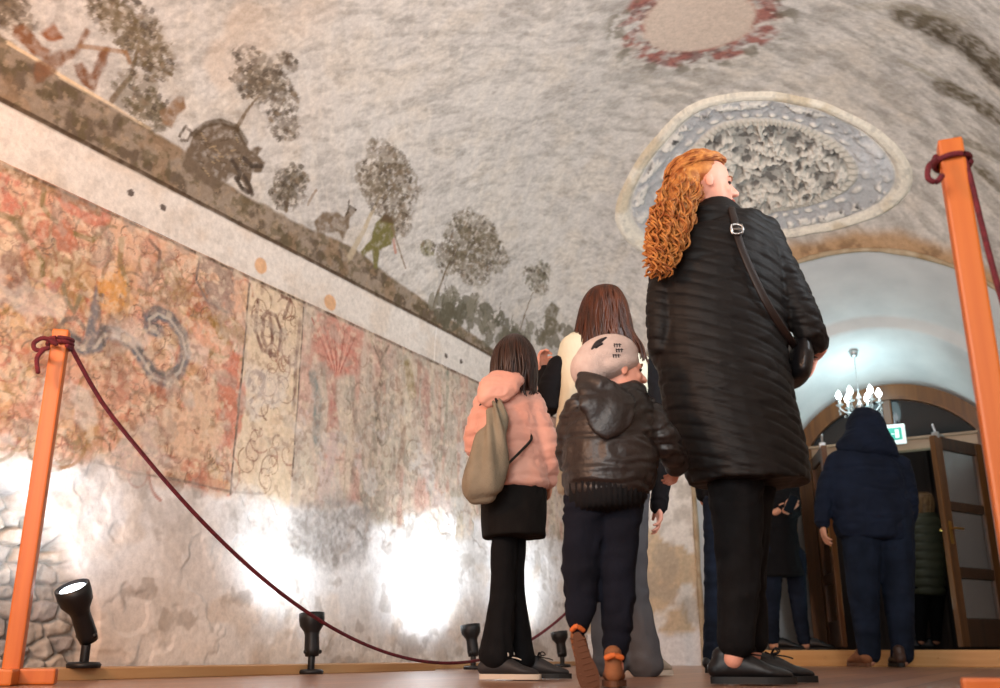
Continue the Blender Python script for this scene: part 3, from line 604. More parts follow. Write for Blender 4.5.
for nm, lo, hi in (('relief_field', 0, .575), ('bead_moulding', .575, .655), ('ornamental_ring', .655, .885), ('rim', .885, 1.01)):
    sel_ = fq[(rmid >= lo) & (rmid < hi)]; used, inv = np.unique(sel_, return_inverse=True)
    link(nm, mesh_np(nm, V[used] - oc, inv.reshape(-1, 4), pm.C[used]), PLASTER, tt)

# ================================================================== DOOR at the end of the passage
OAK = wood_mat('oak_brown', '#4f3016', '#6f4620', .35, 'Z', 5); OAKD = wood_mat('oak_dark', '#2c1a0d', '#432a15', .35, 'Z', 5)
GLASS = mat('door_glass', '#272d30', .06, spec=.35, trans=.4); GLASS.node_tree.nodes['Principled BSDF'].inputs['IOR'].default_value = 1.45
BRASS = mat('brass', '#b38b45', .3, 1); STEEL = mat('steel', '#b9b9b9', .3, 1)
YD = 8.56; dl, drx, dz0, dsp, dcr = PC + .08 - .79, PC + .08 + .79, .105, 1.86, 2.285; dc = (dl + drx) / 2
def arch_line(hw, sp, cr, n=40): return [(x, float(arch_z(x, dc, hw, sp, cr))) for x in dc - hw * np.cos(np.linspace(0, math.pi, n))]
door = thing('door_1', 'brown wooden arched door frame', None, (dc, YD, dz0)); door['kind'] = 'structure'
O = door.location
mb = MB(O)
outer = [(dc - .79, dz0)] + arch_line(.79, dsp, dcr) + [(dc + .79, dz0)]; innr = [(dc - .68, dz0)] + arch_line(.68, dsp - .03, dcr - .11) + [(dc + .68, dz0)]
mb.strip([(x, YD, z) for x, z in innr], [(x, YD, z) for x, z in outer], (0, .10, 0))
inn2 = [(dc - .655, dz0)] + arch_line(.655, dsp - .04, dcr - .135) + [(dc + .655, dz0)]
mb.strip([(x, YD - .015, z) for x, z in inn2], [(x, YD - .015, z) for x, z in innr], (0, .07, 0))
mb.build('door_frame', OAK, door)
mb = MB(O); mb.box((dc, YD + .04, 1.745), (1.34, .10, .09), bev=.01); mb.box((dc, YD + .02, 1.795), (1.34, .13, .02), bev=.006); mb.build('transom', wood_mat('oak_pale', '#8f7660', '#a88d72', .4, 'X', 5), door)
mb = MB(O); mb.box((dc, YD + .04, 1.97), (.07, .07, .38), bev=.01); mb.build('mullion', OAK, door)
win = thing('window_1', 'arched fanlight over the door', None, (dc, YD + .05, 1.8)); win['kind'] = 'structure'
for sg, nm in ((-1, 'pane'), (1, 'pane')):
    xs = np.linspace(.035, .64, 18); poly = [(dc + sg * .035, YD + .04, 1.80)] + [(dc + sg * x, YD + .04, max(1.801, float(arch_z(dc + x, dc, .665, dsp - .04, dcr - .13)))) for x in xs] + [(dc + sg * .64, YD + .04, 1.80)]
    g = MB(win.location); g.prism(poly, (0, .006, 0)); g.build(nm, GLASS, win)
def leaf_door(name, hx, sgn, ang, label):
    d = thing(name, label, None, (hx, YD, dz0)); d['kind'] = 'structure'
    dirv = Vector((sgn * math.cos(ang), -math.sin(ang), 0)); nv = Vector((dirv.y, -dirv.x, 0)); Wd, H0, H1 = .655, .13, 1.69
    rot = Matrix((dirv, nv, EZ)).transposed(); B = Vector((hx, YD, 0))
    def bx(m, a0, a1, z0, z1, th=.042): m.box(B + dirv * ((a0 + a1) / 2) + EZ * ((z0 + z1) / 2), (a1 - a0, th, z1 - z0), rot, .006)
    m = MB(d.location); bx(m, 0, .10, H0, H1); bx(m, Wd - .10, Wd, H0, H1); m.build('stile', OAK, d)
    m = MB(d.location)
    for z0, z1 in ((H0, H0 + .20), (.62, .70), (1.12, 1.19), (H1 - .10, H1)): bx(m, .10, Wd - .10, z0, z1, .036)
    m.build('rail', OAKD, d)
    for z0, z1 in ((H0 + .20, .62), (.70, 1.12), (1.19, H1 - .10)):
        m = MB(d.location); bx(m, .10, Wd - .10, z0, z1, .008); m.build('pane', GLASS, d)
    m = MB(d.location); hp = B + dirv * (Wd - .05)
    for s2 in (-1, 1):
        m.tube([hp + EZ * .98 + nv * .02 * s2, hp + EZ * .98 + nv * .06 * s2, hp - dirv * .10 + EZ * .98 + nv * .062 * s2], .009, n=8); m.box(hp + EZ * .95 + nv * .024 * s2, (.035, .006, .17), rot, .004)
    m.build('handle', BRASS, d)
    m = MB(d.location); cp = B + dirv * (Wd - .06) + EZ * (H1 - .01); m.box(cp + EZ * .02, (.03, .05, .05), rot, .006); m.tube([cp + EZ * .04, cp + EZ * .10 + dirv * .02], .010, n=8); m.tube([cp + EZ * .02 - dirv * .02, cp + EZ * .03 - dirv * .09, cp + EZ * .0 - dirv * .13], .008, n=8); m.build('door_catch', STEEL, d)
    return d
leaf_door('door_2', dl + .13, 1, math.radians(70), 'left glazed wooden door leaf standing open')
leaf_door('door_3', drx - .13, -1, math.radians(63), 'right glazed wooden door leaf standing half open')

# ================================================================== EXIT SIGN on the transom
sg_c = Vector((dc + .025, YD - .10, 1.825)); sgn = thing('exit_sign', 'small lit green and white exit sign over the door, beside the man in the hood', 'exit sign', tuple(sg_c))
GREEN = mat('sign_green', '#3aa08c', .4, emis='#4cc0ac', estr=.55); SWHITE = mat('sign_white', '#e8f4f2', .4, emis='#eefcfa', estr=.6)
m = MB(sg_c); m.box(sg_c, (.215, .04, .165), bev=.008); m.build('housing', SWHITE, sgn)
m = MB(sg_c); m.box(sg_c + Vector((0, -.022, 0)), (.165, .006, .105), bev=.002); m.build('panel', GREEN, sgn)
m = MB(sg_c); q = sg_c + Vector((-.03, -.027, 0))
def bar(a, b, r): m.tube([q + Vector((a[0], 0, a[1])), q + Vector((b[0], 0, b[1]))], (r, r), n=6)
m.ell(q + Vector((.006, 0, .032)), .008, (Vector((1, 0, 0)), Vector((0, .3, 0)), EZ), 10, 6)
for a, b in (((.002, .02), (-.004, -.006)), ((-.004, -.006), (.012, -.02)), ((.012, -.02), (.008, -.038)), ((-.004, -.006), (-.02, -.03)), ((.001, .018), (.018, .006)), ((.001, .018), (-.016, .008))): bar(a, b, .0045)
m.box(q + Vector((.075, 0, 0)), (.03, .004, .07)); m.box(q + Vector((.042, 0, 0)), (.022, .004, .007)); m.build('pictogram', SWHITE, sgn)
for dx_ in (-.06, .06):
    m = MB(sg_c); m.tube([sg_c + Vector((dx_, .01, .0)), sg_c + Vector((dx_, .085, -.02))], .005, n=8); m.build('bracket', STEEL, sgn)

# ================================================================== CHANDELIER in the passage
chx, chy = -1.165, 8.08
chz = 2.475
ch = thing('chandelier', 'small lit chandelier with white candle bulbs hanging in the doorway passage', 'chandelier', (chx, chy, chz)); O = Vector((chx, chy, chz))
CRYS = mat('crystal', '#dfe9ea', .05, spec=.7, trans=.5); BULB = mat('bulb', '#ffffff', .3, emis='#f2fbff', estr=9)
m = MB(O); m.lathe(O - EZ * .05, [(.006, 0), (.022, .004), (.035, .03), (.038, .055), (0, .06)]); m.build('canopy', STEEL, ch, True)
m = MB(O)
for k in range(17):
    z = -.05 - k * .019; m.ell(O + EZ * z, (.004, .0025, .012) if k % 2 else (.0025, .004, .012), seg=8, rings=6)
m.build('chain', STEEL, ch, True)
hz = chz - .40; H = Vector((chx, chy, hz))
m = MB(O); m.lathe(H - EZ * .16, [(0, 0), (.014, .01), (.02, .03), (.008, .05), (.012, .07), (.034, .09), (.014, .115), (.01, .15), (.022, .165), (.008, .19), (.004, .21)]); m.build('stem', STEEL, ch, True)
for k in range(6):
    a = k * math.pi / 3 + .25; d = Vector((math.cos(a), math.sin(a), 0)); tip = H + d * .155 - EZ * .05
    m = MB(O); m.tube([H - EZ * .07, H + d * .05 - EZ * .115, H + d * .11 - EZ * .115, H + d * .15 - EZ * .08, tip], .006, n=8, smooth=4); am = m.build('arm', STEEL, ch, True)
    m = MB(O); m.lathe(tip, [(.006, -.012), (.028, 0), (.03, .006), (.011, .008), (.011, .05), (0, .052)]); m.build('candle_cup', CRYS, am, True)
    m = MB(O); m.lathe(tip + EZ * .048, [(.010, 0), (.022, .018), (.025, .034), (.017, .054), (.005, .074), (0, .08)]); m.build('bulb', BULB, am, True)
    drops = [tip - EZ * (.024 + .024 * j) + d * .006 * (j % 2) for j in range(3)] + [H + d * (.05 + .035 * j) - EZ * (.145 + .012 * (1 - abs(j - 1))) for j in range(3)]
    for c in drops:
        m = MB(O); m.ell(c, (.008, .008, .013), seg=8, rings=6); m.build('crystal_drop', CRYS, am, True)
lamp('chandelier_light', 'POINT', (chx, chy, hz + .09), 8, (.62, .93, 1.0), size=.2)
lamp('hall_light', 'AREA', (-1.6, 9.6, 2.9), 5, (.85, .95, 1.0), (-1.2, 9.8, 0), .5)
lamp('passage_fill', 'AREA', (-1.0, 8.2, .4), 9, (.62, .94, 1.0), (-1.05, 8.0, 2.5), .6)  # added cool fill shining up to brighten the passage vault

# ================================================================== FLOOR FLOODLIGHTS along the left wall
BLACK = mat('black_metal', '#141416', .45, spec=.4, bump=.1); LENS = mat('lit_lens', '#eef6ff', .2, emis='#eaf6ff', estr=14)
def flood(x, y, axis, H, label, energy, spread=105, aim=None):
    o = thing('floor_floodlight', label, 'floodlight', (x, y, 0), 'black floodlights along the fresco wall'); B = Vector((x, y, .04 if y < 4.6 and x < XL + .34 else .0)); ax = Vector(axis).normalized()
    O = o.location
    m = MB(O); m.lathe(B, [(0, 0), (.055, 0), (.058, .012), (.05, .02), (0, .022)]); m.build('base_plate', BLACK, o, True)
    piv = B + EZ * (H * .36)
    m = MB(O); side = ax.cross(EZ); side = (side if side.length > .05 else EX).normalized()
    m.tube([B + EZ * .015, piv], .016, n=10); m.box(piv, (.05, .03, .04), bev=.006); m.build('stem', BLACK, o, True)
    m = MB(O); L = H * .72; s0 = piv - ax * (L * .12)
    m.lathe(s0, [(0, 0), (.030, .004), (.034, .03), (.032, L * .5), (.036, L * .58), (.054, L * .72), (.058, L * .86), (.058, L), (.050, L), (.046, L - .02), (0, L - .022)], ax, 24); m.build('head', BLACK, o, True)
    m = MB(O); m.lathe(s0, [(0, L - .016), (.045, L - .016), (.044, L - .010), (0, L - .006)], ax, 24); m.build('lens', LENS, o, True)
    m = MB(O); m.tube([piv - side * .032, piv + side * .040], .010, n=10); m.build('tilt_knob', BLACK, o, True)
    tip = s0 + ax * (L + .005)
    l = lamp('flood_lamp', 'SPOT', tuple(tip), energy, (.80, .90, 1.0), tuple(tip + Vector(aim or axis)), .11); l.data.spot_size = math.radians(spread); l.data.spot_blend = 1.0
flood(-2.98, 2.357, -EX * .19 - EY * .5 + EZ * .85, .30, 'lit black floodlight beside the tall wooden post at the rubble niche', 26, 160, (-.42, .1, .8))
flood(-2.96, 3.544, (-.12, .05, 1), .265, 'black floodlight standing alone at wall foot beneath the hanging rope', 27, 165, (-.30, .5, .95))
flood(-2.98, 4.996, (-.15, .0, 1), .25, 'black floodlight peeking out behind the feet of the girl in the flared trousers', 62, 160, (-.45, -.12, .75))
flood(-2.95, 6.11, (-.15, .0, 1), .23, 'black floodlight on the floor beside the raised heel of the boy', 42, 160, (-.35, .1, .9))

# ================================================================== ROPE BARRIER: wooden posts and dark red rope
OR = wood_mat('orange_pine', '#b85c1e', '#cf7430', .45, 'Z', 4)
ROPE = mat('red_rope', '#6e1f2a', .8, noise=('#4c141d', 60), bump=.5, bscale=220)
def post(loc, yaw, label, h=1.0, wdt=.05):
    o = thing('barrier_post', label, 'post', (loc.x, loc.y, 0), 'wooden rope barrier posts'); O = o.location; R = Matrix.Rotation(yaw, 3, 'Z')
    m = MB(O); m.box((loc.x, loc.y, h / 2 + .02), (wdt, wdt, h - .04), R, .006); m.build('upright', OR, o)
    for q in (0, math.pi / 2):
        m = MB(O); m.box((loc.x, loc.y, .0235), (.25, .055, .045), Matrix.Rotation(yaw + q, 3, 'Z'), .006); m.build('foot', OR, o)
    return o
lp = at(62, 331, 3.0); rp = at(949, 143, 1.86)
post(lp, YAW + .25, 'tall orange pine rope post with dark red knot, beside the rubble niche', lp.z)
post(rp, YAW - .35, 'near orange pine rope post rising into the vault, right of the doorway', rp.z)
mp_ = Vector((-2.42, 6.15, 0)); post(mp_, .1, 'far pine rope post hidden behind the boy and the teenager', 1.0)
def rope(name, pts, label, r=.0072, smooth=6, extra=()):
    m = MB(pts[0]); m.tube(pts, r, n=8, smooth=smooth)
    for e in extra: m.tube(e, r, n=8, smooth=4)
    o = m.build(name, ROPE, None, True); o.location = pts[0]
    return tag(o, label, 'rope', 'dark red barrier ropes')
def wrap(c, rad, z, turns=2.2):
    return [c + Vector((rad * math.cos(a), rad * math.sin(a), 0)) + EZ * (z + .006 * a / 6.28 * 2) for a in np.linspace(0, turns * 6.283, int(turns * 10))]
a = Vector((lp.x, lp.y, 0)); za = lp.z - .045; span = []
for k in range(25):
    f = k / 24; p = a.lerp(Vector((mp_.x, mp_.y, 0)), f); z = za + (.94 - za) * f - 4 * f * (1 - f) * ((za + .94) / 2 - .045)
    span.append(p + EZ * z + EX * (.03 if k == 0 else 0))
rope('barrier_rope', span, 'dark red rope sagging low from knotted pine post across the foot of the wall', .0075, 3,
     [wrap(a, .037, za - .012), [at(56, 344, 2.94), at(44, 338, 2.92), at(34, 343, 2.91), at(36, 350, 2.90), at(48, 348, 2.90)], [at(44, 349, 2.90), at(37, 358, 2.89), at(38, 372, 2.89)]])
c = Vector((rp.x, rp.y, 0))
rope('barrier_rope', [at(964, 158, 1.84), at(971, 180, 1.83), at(983, 230, 1.82), at(999, 290, 1.80), at(1020, 360, 1.78), at(1045, 440, 1.76), at(1090, 520, 1.75)], 'dark red rope tied round top of the near right post', .0062, 5,
     [wrap(c, .036, rp.z - .055, 1.6), [at(936, 160, 1.82), at(929, 166, 1.81), at(928, 178, 1.80), at(936, 182, 1.80), at(942, 176, 1.80)]])
# ================================================================== PEOPLE
def skinmat(name, c): return mat(name, c, .55, noise=(c, 30), bump=.08, bscale=90, spec=.4)
SKIN = skinmat('skin', '#d3987a'); SKIN2 = skinmat('skin_rosy', '#dc9c86')
EYE = mat('eye_dark', '#2a1c14', .2)
class Fig:
    def __init__(s, name, label, cat, px, D, z=0.0, skin=SKIN, group=None):
        s.D = D; s.o = thing(name, label, cat, floor_at(px, D, z), group); s.O = s.o.location.copy(); s.skin = skin
    def J(s, q): return at(q[0], q[1], s.D + (q[2] if len(q) > 2 else 0))
    def mm(s, px_len, p): return px_len / F * ((p.dot(EY)) * cT + (p.z - CH) * sT)
    def mb(s): return MB(s.O)
    def limb(s, m, pts, smooth=3, n=14):
        """pts: (px, py, dy, half width in px [, depth ratio])"""
        P = [s.J(q) for q in pts]; R_ = [(s.mm(q[3], p), s.mm(q[3], p) * (q[4] if len(q) > 4 else 1)) for q, p in zip(pts, P)]
        m.tube(P, R_, n=n, smooth=smooth); return P
    def secs(s, rows):
        """rows: (py, left px, right px, depth radius, dy)"""
        P = [s.J(((r[1] + r[2]) / 2, r[0], r[4] if len(r) > 4 else 0)) for r in rows]
        return P, [(s.mm((r[2] - r[1]) / 2, p), r[3]) for r, p in zip(rows, P)]
    def trunk(s, m, rows, smooth=3, n=28, caps='soft'):
        P, R_ = s.secs(rows); m.tube(P, R_, n=n, smooth=smooth, caps=caps); return P, R_
def head(m, c, f, H, up=EZ):
    f = (f - up * f.dot(up)).normalized(); sd = f.cross(up).normalized(); A = (sd, f, up)
    p = lambda a, b, u: c + sd * (a * H) + f * (b * H) + up * (u * H)
    m.ell(p(0, -.05, .13), (.335 * H, .41 * H, .37 * H), A, 28, 18); m.ell(p(0, .09, -.12), (.275 * H, .29 * H, .36 * H), A, 24, 16)
    m.ell(p(0, .20, -.38), (.15 * H, .14 * H, .11 * H), A); m.ell(p(0, .30, .06), (.22 * H, .09 * H, .05 * H), A)
    m.tube([p(0, .36, .03), p(0, .41, -.04), p(0, .455, -.12)], [.03 * H, .038 * H, .055 * H], n=10, side=sd); 
    for k in (-1, 1):
        m.ell(p(.05 * k, .40, -.135), .034 * H, A, 10, 8); m.ell(p(.34 * k, -.03, -.06), (.03 * H, .065 * H, .105 * H), A, 12, 10); m.ell(p(.36 * k, -.05, -.03), (.022 * H, .05 * H, .06 * H), A, 12, 10)
        m.ell(p(.15 * k, .25, -.12), (.10 * H, .09 * H, .09 * H), A)
    m.ell(p(0, .365, -.235), (.085 * H, .045 * H, .025 * H), A, 14, 8); m.ell(p(0, .355, -.285), (.075 * H, .045 * H, .028 * H), A, 14, 8)
    return p
def face_parts(fig, p, c, f, H, lip='#b86a5c', brow='#6b4a30'):
    sd = f.cross(EZ).normalized(); A = (sd, f, EZ); LIP = mat('lips', lip, .45); BR = mat('brow', brow, .8)
    for k in (-1, 1):
        m = fig.mb(); m.ell(p(.135 * k, .325, .0), (.055 * H, .03 * H, .026 * H), A, 14, 8); m.build('eye', EYE, fig.o, True)
        m = fig.mb(); m.tube([p(.06 * k, .385, .075), p(.14 * k, .37, .095), p(.21 * k, .32, .075)], .014 * H, n=8, smooth=3); m.build('eyebrow', BR, fig.o, True)
    m = fig.mb(); m.tube([p(-.085, .375, -.255), p(0, .41, -.25), p(.085, .375, -.255)], [.012 * H, .026 * H, .012 * H], n=8, smooth=3); m.build('lips', LIP, fig.o, True)
def hand(m, w, d, n, L, curl=.5, flip=1):
    d = d.normalized(); n = (n - d * n.dot(d)).normalized(); t = d.cross(n) * flip
    m.tube([w - d * .12 * L, w + d * .08 * L, w + d * .30 * L, w + d * .50 * L], [(.13 * L, .10 * L), (.16 * L, .10 * L), (.22 * L, .105 * L), (.225 * L, .075 * L)], n=14, side=t, smooth=2)
    for off, ln, c in ((.165, .42, curl * .8), (.055, .49, curl), (-.055, .46, curl * 1.1), (-.16, .36, curl * 1.25)):
        p = w + d * (.46 - abs(off - .03) * .3) * L + t * (off * L); pts = [p]; a = c * .35
        for sl in (.46, .31, .23):
            dd = d * math.cos(a) + n * math.sin(a) + t * off * .35; p = p + dd.normalized() * (sl * ln * L); pts.append(p); a += c * .8
        m.tube(pts, [.052 * L, .050 * L, .046 * L, .038 * L], n=10, side=t)
    b = w + d * .14 * L + t * .15 * L
    m.tube([b, b + (d * .7 + t * .6 + n * .3).normalized() * .20 * L, b + (d * .7 + t * .6 + n * .3).normalized() * .20 * L + (d * .9 + t * .15 + n * .35).normalized() * .18 * L], [.075 * L, .058 * L, .045 * L], n=10, side=n)
def wrinkle(O, amp=.006, f=9, sx=1.0, sz=1.6, seed=0):
    amp = amp * .55
    def fn(co, no):
        x = co @ np.array(EX); y = co @ np.array(EY); z = co[:, 2]
        return amp * 2 * (fbm((x + .6 * y) * f * sx, z * f * sz + .5 * y * f, 400 + seed, 3) - .5) + amp * .8 * np.sin(6.0 * (fbm(x * f * .7 + y * f, z * f * sz * 1.3, 410 + seed, 2) * 4))
    return fn
def seam(step, amp, slope=0.0, wob=.006, seed=0, width=.16, base=None, chev=0):
    def fn(co, no):
        x = co @ np.array(EX); y = co @ np.array(EY); z = co[:, 2]; xc = x - x.mean()
        q = (z + slope * xc + chev * np.abs(xc) + wob * np.sin(x * 25 + y * 21 + seed)) / step; q = np.abs(q - np.round(q))
        g = -amp * np.exp(-(q / width) ** 2)
        return g + (base(co, no) if base else 0)
    return fn
def shoe(fig, heel, toe_dir, L, up, mats, name='shoe', laces=None, high=.42, wide=.19):
    """heel: point under the heel; up: direction from sole to ankle"""
    d = toe_dir.normalized(); up = (up - d * up.dot(d)).normalized(); sd = d.cross(up); q = lambda a, h, w_=0: heel + d * (a * L) + up * (h * L) + sd * (w_ * L)
    m = fig.mb(); m.tube([q(.04, .17), q(.16, .22), q(.34, .22), q(.52, .19), q(.70, .14), q(.86, .115), q(.95, .10)], [(.115 * L, .12 * L), (.135 * L, .17 * L), (.135 * L, .17 * L), (.15 * L, .135 * L), (.175 * L, .09 * L), (.15 * L, .07 * L), (.08 * L, .05 * L)], n=18, side=sd, smooth=2)
    m.tube([q(.13, .22), q(.15, high)], [(.12 * L, .14 * L), (.13 * L, .145 * L)], n=16, side=sd)
    u = m.blob(name, mats[0], fig.o, .006, 3)
    out = []
    for a in np.linspace(0, 2 * math.pi, 40, endpoint=False):
        x = .5 + .53 * math.cos(a); wd = (.115 + .075 * sstep(.25, .72, x) - .02 * sstep(.8, 1, x)) * (abs(math.sin(a)) ** .62) * (1 if math.sin(a) > 0 else -1); out.append(q(x, 0.0, wd))
    m = fig.mb(); m.prism(out, up * (.085 * L)); m.build('sole', mats[1], u)
    m = fig.mb(); m.tube([q(.36, .38, -.03), q(.44, .335), q(.56, .275), q(.66, .225)], [(.07 * L, .022 * L)] * 4, n=10, side=sd); m.build('tongue', mats[0] if laces is None else laces, u, True)
    m = fig.mb()
    for k in range(4):
        a = .44 + .065 * k; h = .36 - .042 * k; m.tube([q(a, h - .05, -.10), q(a + .015, h + .005, 0), q(a, h - .05, .10)], .014 * L, n=6, smooth=3)
    if laces is not None:
        m.tube([q(.42, .36), q(.46, .44, .07), q(.50, .38, .12), q(.43, .37, .02)], .012 * L, n=6, smooth=3); m.tube([q(.42, .36), q(.50, .45, -.02), q(.56, .40, -.06), q(.44, .37)], .012 * L, n=6, smooth=3); m.tube([q(.42, .36), q(.60, .34, .03), q(.70, .31, .06)], .010 * L, n=6, smooth=3)
    m.build('laces', laces or mats[0], u, True)
    return u
def hair_strands(fig, m, rows, n, r, seed, amp=.012, arc=(0, 6.283), wave=0):
    rg = random.Random(seed); P, R_ = fig.secs(rows)
    for k in range(n):
        th = rg.uniform(*arc); ph = rg.uniform(0, 6.28); end = rg.randint(max(2, len(P) - 2), len(P)); pts = []
        for i in range(end):
            t = th + .12 * math.sin(i * .9 + ph) * (1 - wave); g = 1.01 + rg.uniform(0, .03)
            p = P[i] + EX * (R_[i][0] * math.cos(t) * g) + EY * (R_[i][1] * math.sin(t) * g); pts.append(p)
        if end == len(P): pts.append(pts[-1] - EZ * rg.uniform(.0, amp * 3) + EX * rg.uniform(-amp, amp))
        m.tube(pts, [r * .6] + [r] * (len(pts) - 2) + [r * .35], n=6, smooth=4)

BLK = lambda n, c='#0e0e10', **k: mat(n, c, .85, spec=.15, noise=(k.pop('c2', '#151517'), 20), bump=.25, bscale=300, **k)
# ------------------------------------------------------------------ the woman in the long quilted coat
f = Fig('person', 'woman with long curly ginger hair in long black quilted coat, face turned to the right', 'person', 738, 2.96)
J = f.J
hf = (EX * 1.0 + EY * .02 - EZ * .05).normalized(); hc = J((706, 187)); HH = .222
m = f.mb(); fp = head(m, hc, hf, HH)
f.limb(m, [(708, 196, 0, 15), (706, 214, 0, 15), (708, 232, .01, 14)])
f.trunk(m, [(240, 692, 745, .045), (264, 680, 762, .09), (320, 675, 772, .10), (380, 675, 775, .11), (430, 690, 785, .10), (455, 706, 776, .08)])
f.limb(m, [(684, 246, 0, 9), (664, 345, -.02, 10), (668, 372, .20, 7)]); f.limb(m, [(758, 246, 0, 10), (815, 335, -.02, 9), (814, 355, .18, 7)])
f.limb(m, [(735, 490, 0, 22), (738, 560, 0, 16), (735, 640, 0, 11), (733, 660, 0, 10)]); f.limb(m, [(752, 490, .1, 20), (747, 560, .1, 14), (752, 640, .12, 10), (752, 655, .12, 9)])
wr = J((814, 356, .20)); hand(m, wr, (J((806, 372, .30)) - wr), -EX, .165, .9, 1)
wl = J((668, 374, .22)); hand(m, wl, EY, EX, .165, .9, -1)
m.blob('body', SKIN2, f.o, .0048, 2)
face_parts(f, fp, hc, hf, HH, '#b8604f', '#8a5a34')
COAT = mat('quilted_black', '#131111', .55, noise=('#1a1716', 14), bump=.1, bscale=200, spec=.18)
m = f.mb()
f.trunk(m, [(207, 694, 733, .065, -.01), (217, 684, 745, .085, -.01), (228, 668, 768, .11), (258, 662, 782, .135), (300, 656, 788, .145), (350, 656, 787, .15), (400, 662, 795, .165), (440, 674, 803, .17), (468, 685, 809, .17), (484, 690, 808, .168)], caps='flat')
f.limb(m, [(676, 238, 0, 17), (664, 290, -.01, 17), (662, 345, -.02, 15), (667, 366, .13, 12)]); f.limb(m, [(760, 232, 0, 20), (784, 280, -.01, 19), (810, 332, -.02, 17), (815, 346, .08, 13)])
m.blob('coat', COAT, f.o, .0062, 4, seam(.043, .0045, .36, .002, 0, .11, wrinkle(f.O, .004, 6), 0))
m = f.mb(); f.trunk(m, [(204, 698, 730, .066, -.005), (212, 689, 741, .080, -.005), (218, 684, 746, .088, -.005)], caps='flat'); m.blob('collar', COAT, f.o, .006, 2)
TR = BLK('black_trousers', '#0d0c0d')
m = f.mb(); f.trunk(m, [(438, 694, 788, .13), (456, 698, 786, .13)]); f.limb(m, [(735, 452, 0, 30), (736, 505, 0, 27), (739, 560, 0, 23), (738, 610, 0, 20), (736, 642, 0, 19)]); f.limb(m, [(751, 452, .08, 28), (750, 505, .1, 24), (746, 560, .1, 20), (750, 610, .12, 17), (752, 640, .12, 16)])
m.blob('trousers', TR, f.o, .008, 3, wrinkle(f.O, .006, 8, 1, .6, 1))
SH = mat('black_leather', '#131214', .45, bump=.1); SOLE = mat('black_rubber', '#121212', .6); LACE = mat('black_lace', '#18171a', .8)
shoe(f, floor_at(713, 2.99, .004), EX * .98 - EY * .20, .232, EZ, (SH, SOLE), laces=LACE, high=.34); shoe(f, floor_at(742, 3.14, .004), EX * .97 - EY * .05, .225, EZ, (SH, SOLE), laces=LACE, high=.34)
# curly hair: a soft mass with many separate curls over it
HAIR = mat('ginger_hair', '#8a4a20', .55, noise=('#c98846', 40), spec=.3)
m = f.mb(); rg = random.Random(5)
sd = hf.cross(EZ)
hx = (hf * .92 + EZ * .38).normalized(); hu = (EZ * .92 - hf * .38).normalized(); HB0 = hc + EZ * .036 - hf * .034; m.ell(HB0, (.081, .094, .078), (sd, hx, hu), 26, 16); m.ell(hc - hf * .062 - EZ * .015, (.066, .050, .075), (sd, hf, EZ))
P = [J((688, 176, -.04)), J((678, 200, -.08)), J((670, 224, -.12)), J((665, 247, -.135)), J((660, 266, -.14))]
m.tube(P, [(.050, .045), (.052, .045), (.048, .042), (.042, .036), (.020, .02)], n=14, smooth=2)
base = m
for k in range(230):
    u0 = rg.uniform(0, .42); a0 = rg.uniform(0, 6.28); rad = rg.uniform(.006, .015); fr = rg.uniform(3.5, 7.5); sp_ = rg.uniform(.45, 1.12) if k % 9 else rg.uniform(1.15, 1.4)
    pts = []; steps = 34; u1 = min(1.16, u0 + rg.uniform(.45, .85)); dr = rg.uniform(-.25, .25); cl = rg.randint(0, 30)
    for i in range(steps + 1):
        u = u0 + (u1 - u0) * i / steps; x = min(u, 1.0) * 3.999; q = min(int(x), 3); fq_ = x - q; c = P[q].lerp(P[q + 1], fq_) - EZ * max(0, u - 1) * .25
        wdt = (.060, .064, .058, .052, .046)[q] * (1 - fq_) + (.060, .064, .058, .052, .040)[q + 1] * fq_
        an = a0 + dr * u; clump = .004 * math.sin(cl + u * 17); off = EX * ((wdt * sp_ + clump) * math.cos(an)) + EY * ((wdt * .85 * sp_ + clump) * math.sin(an)); w_ = fr * 6.283 * (u - u0)
        g_ = rad * min(1, .3 + i / 8); pts.append(c + off + EX * (g_ * math.cos(w_ + cl)) + EY * (g_ * math.sin(w_ + cl)))
    m.tube(pts, [.0038] * steps + [.0015], n=5)
for k in range(260):      # wavy locks combed back over the crown
    a = rg.uniform(-1.35, 1.35); pts = []; lift = rg.uniform(1.0, 1.06) if k % 4 else rg.uniform(1.06, 1.16); r3 = (.081 * lift, .097 * lift, .077 * lift); e0 = rg.uniform(.12, .7); e1 = rg.uniform(1.9, 2.75)
    for i in range(11):
        t = i / 10; e = e0 + (e1 - e0) * t
        pts.append(HB0 + sd * (r3[0] * math.sin(a) * (.35 + .65 * math.sin(e)) + .003 * math.sin(t * 15 + k)) + hx * (r3[1] * math.cos(e)) + hu * (r3[2] * math.sin(e) * math.cos(a) + .003 * math.cos(t * 13 + k)))
    m.tube(pts, .0036, n=5, smooth=2)
m.build('hair', HAIR, f.o, True)
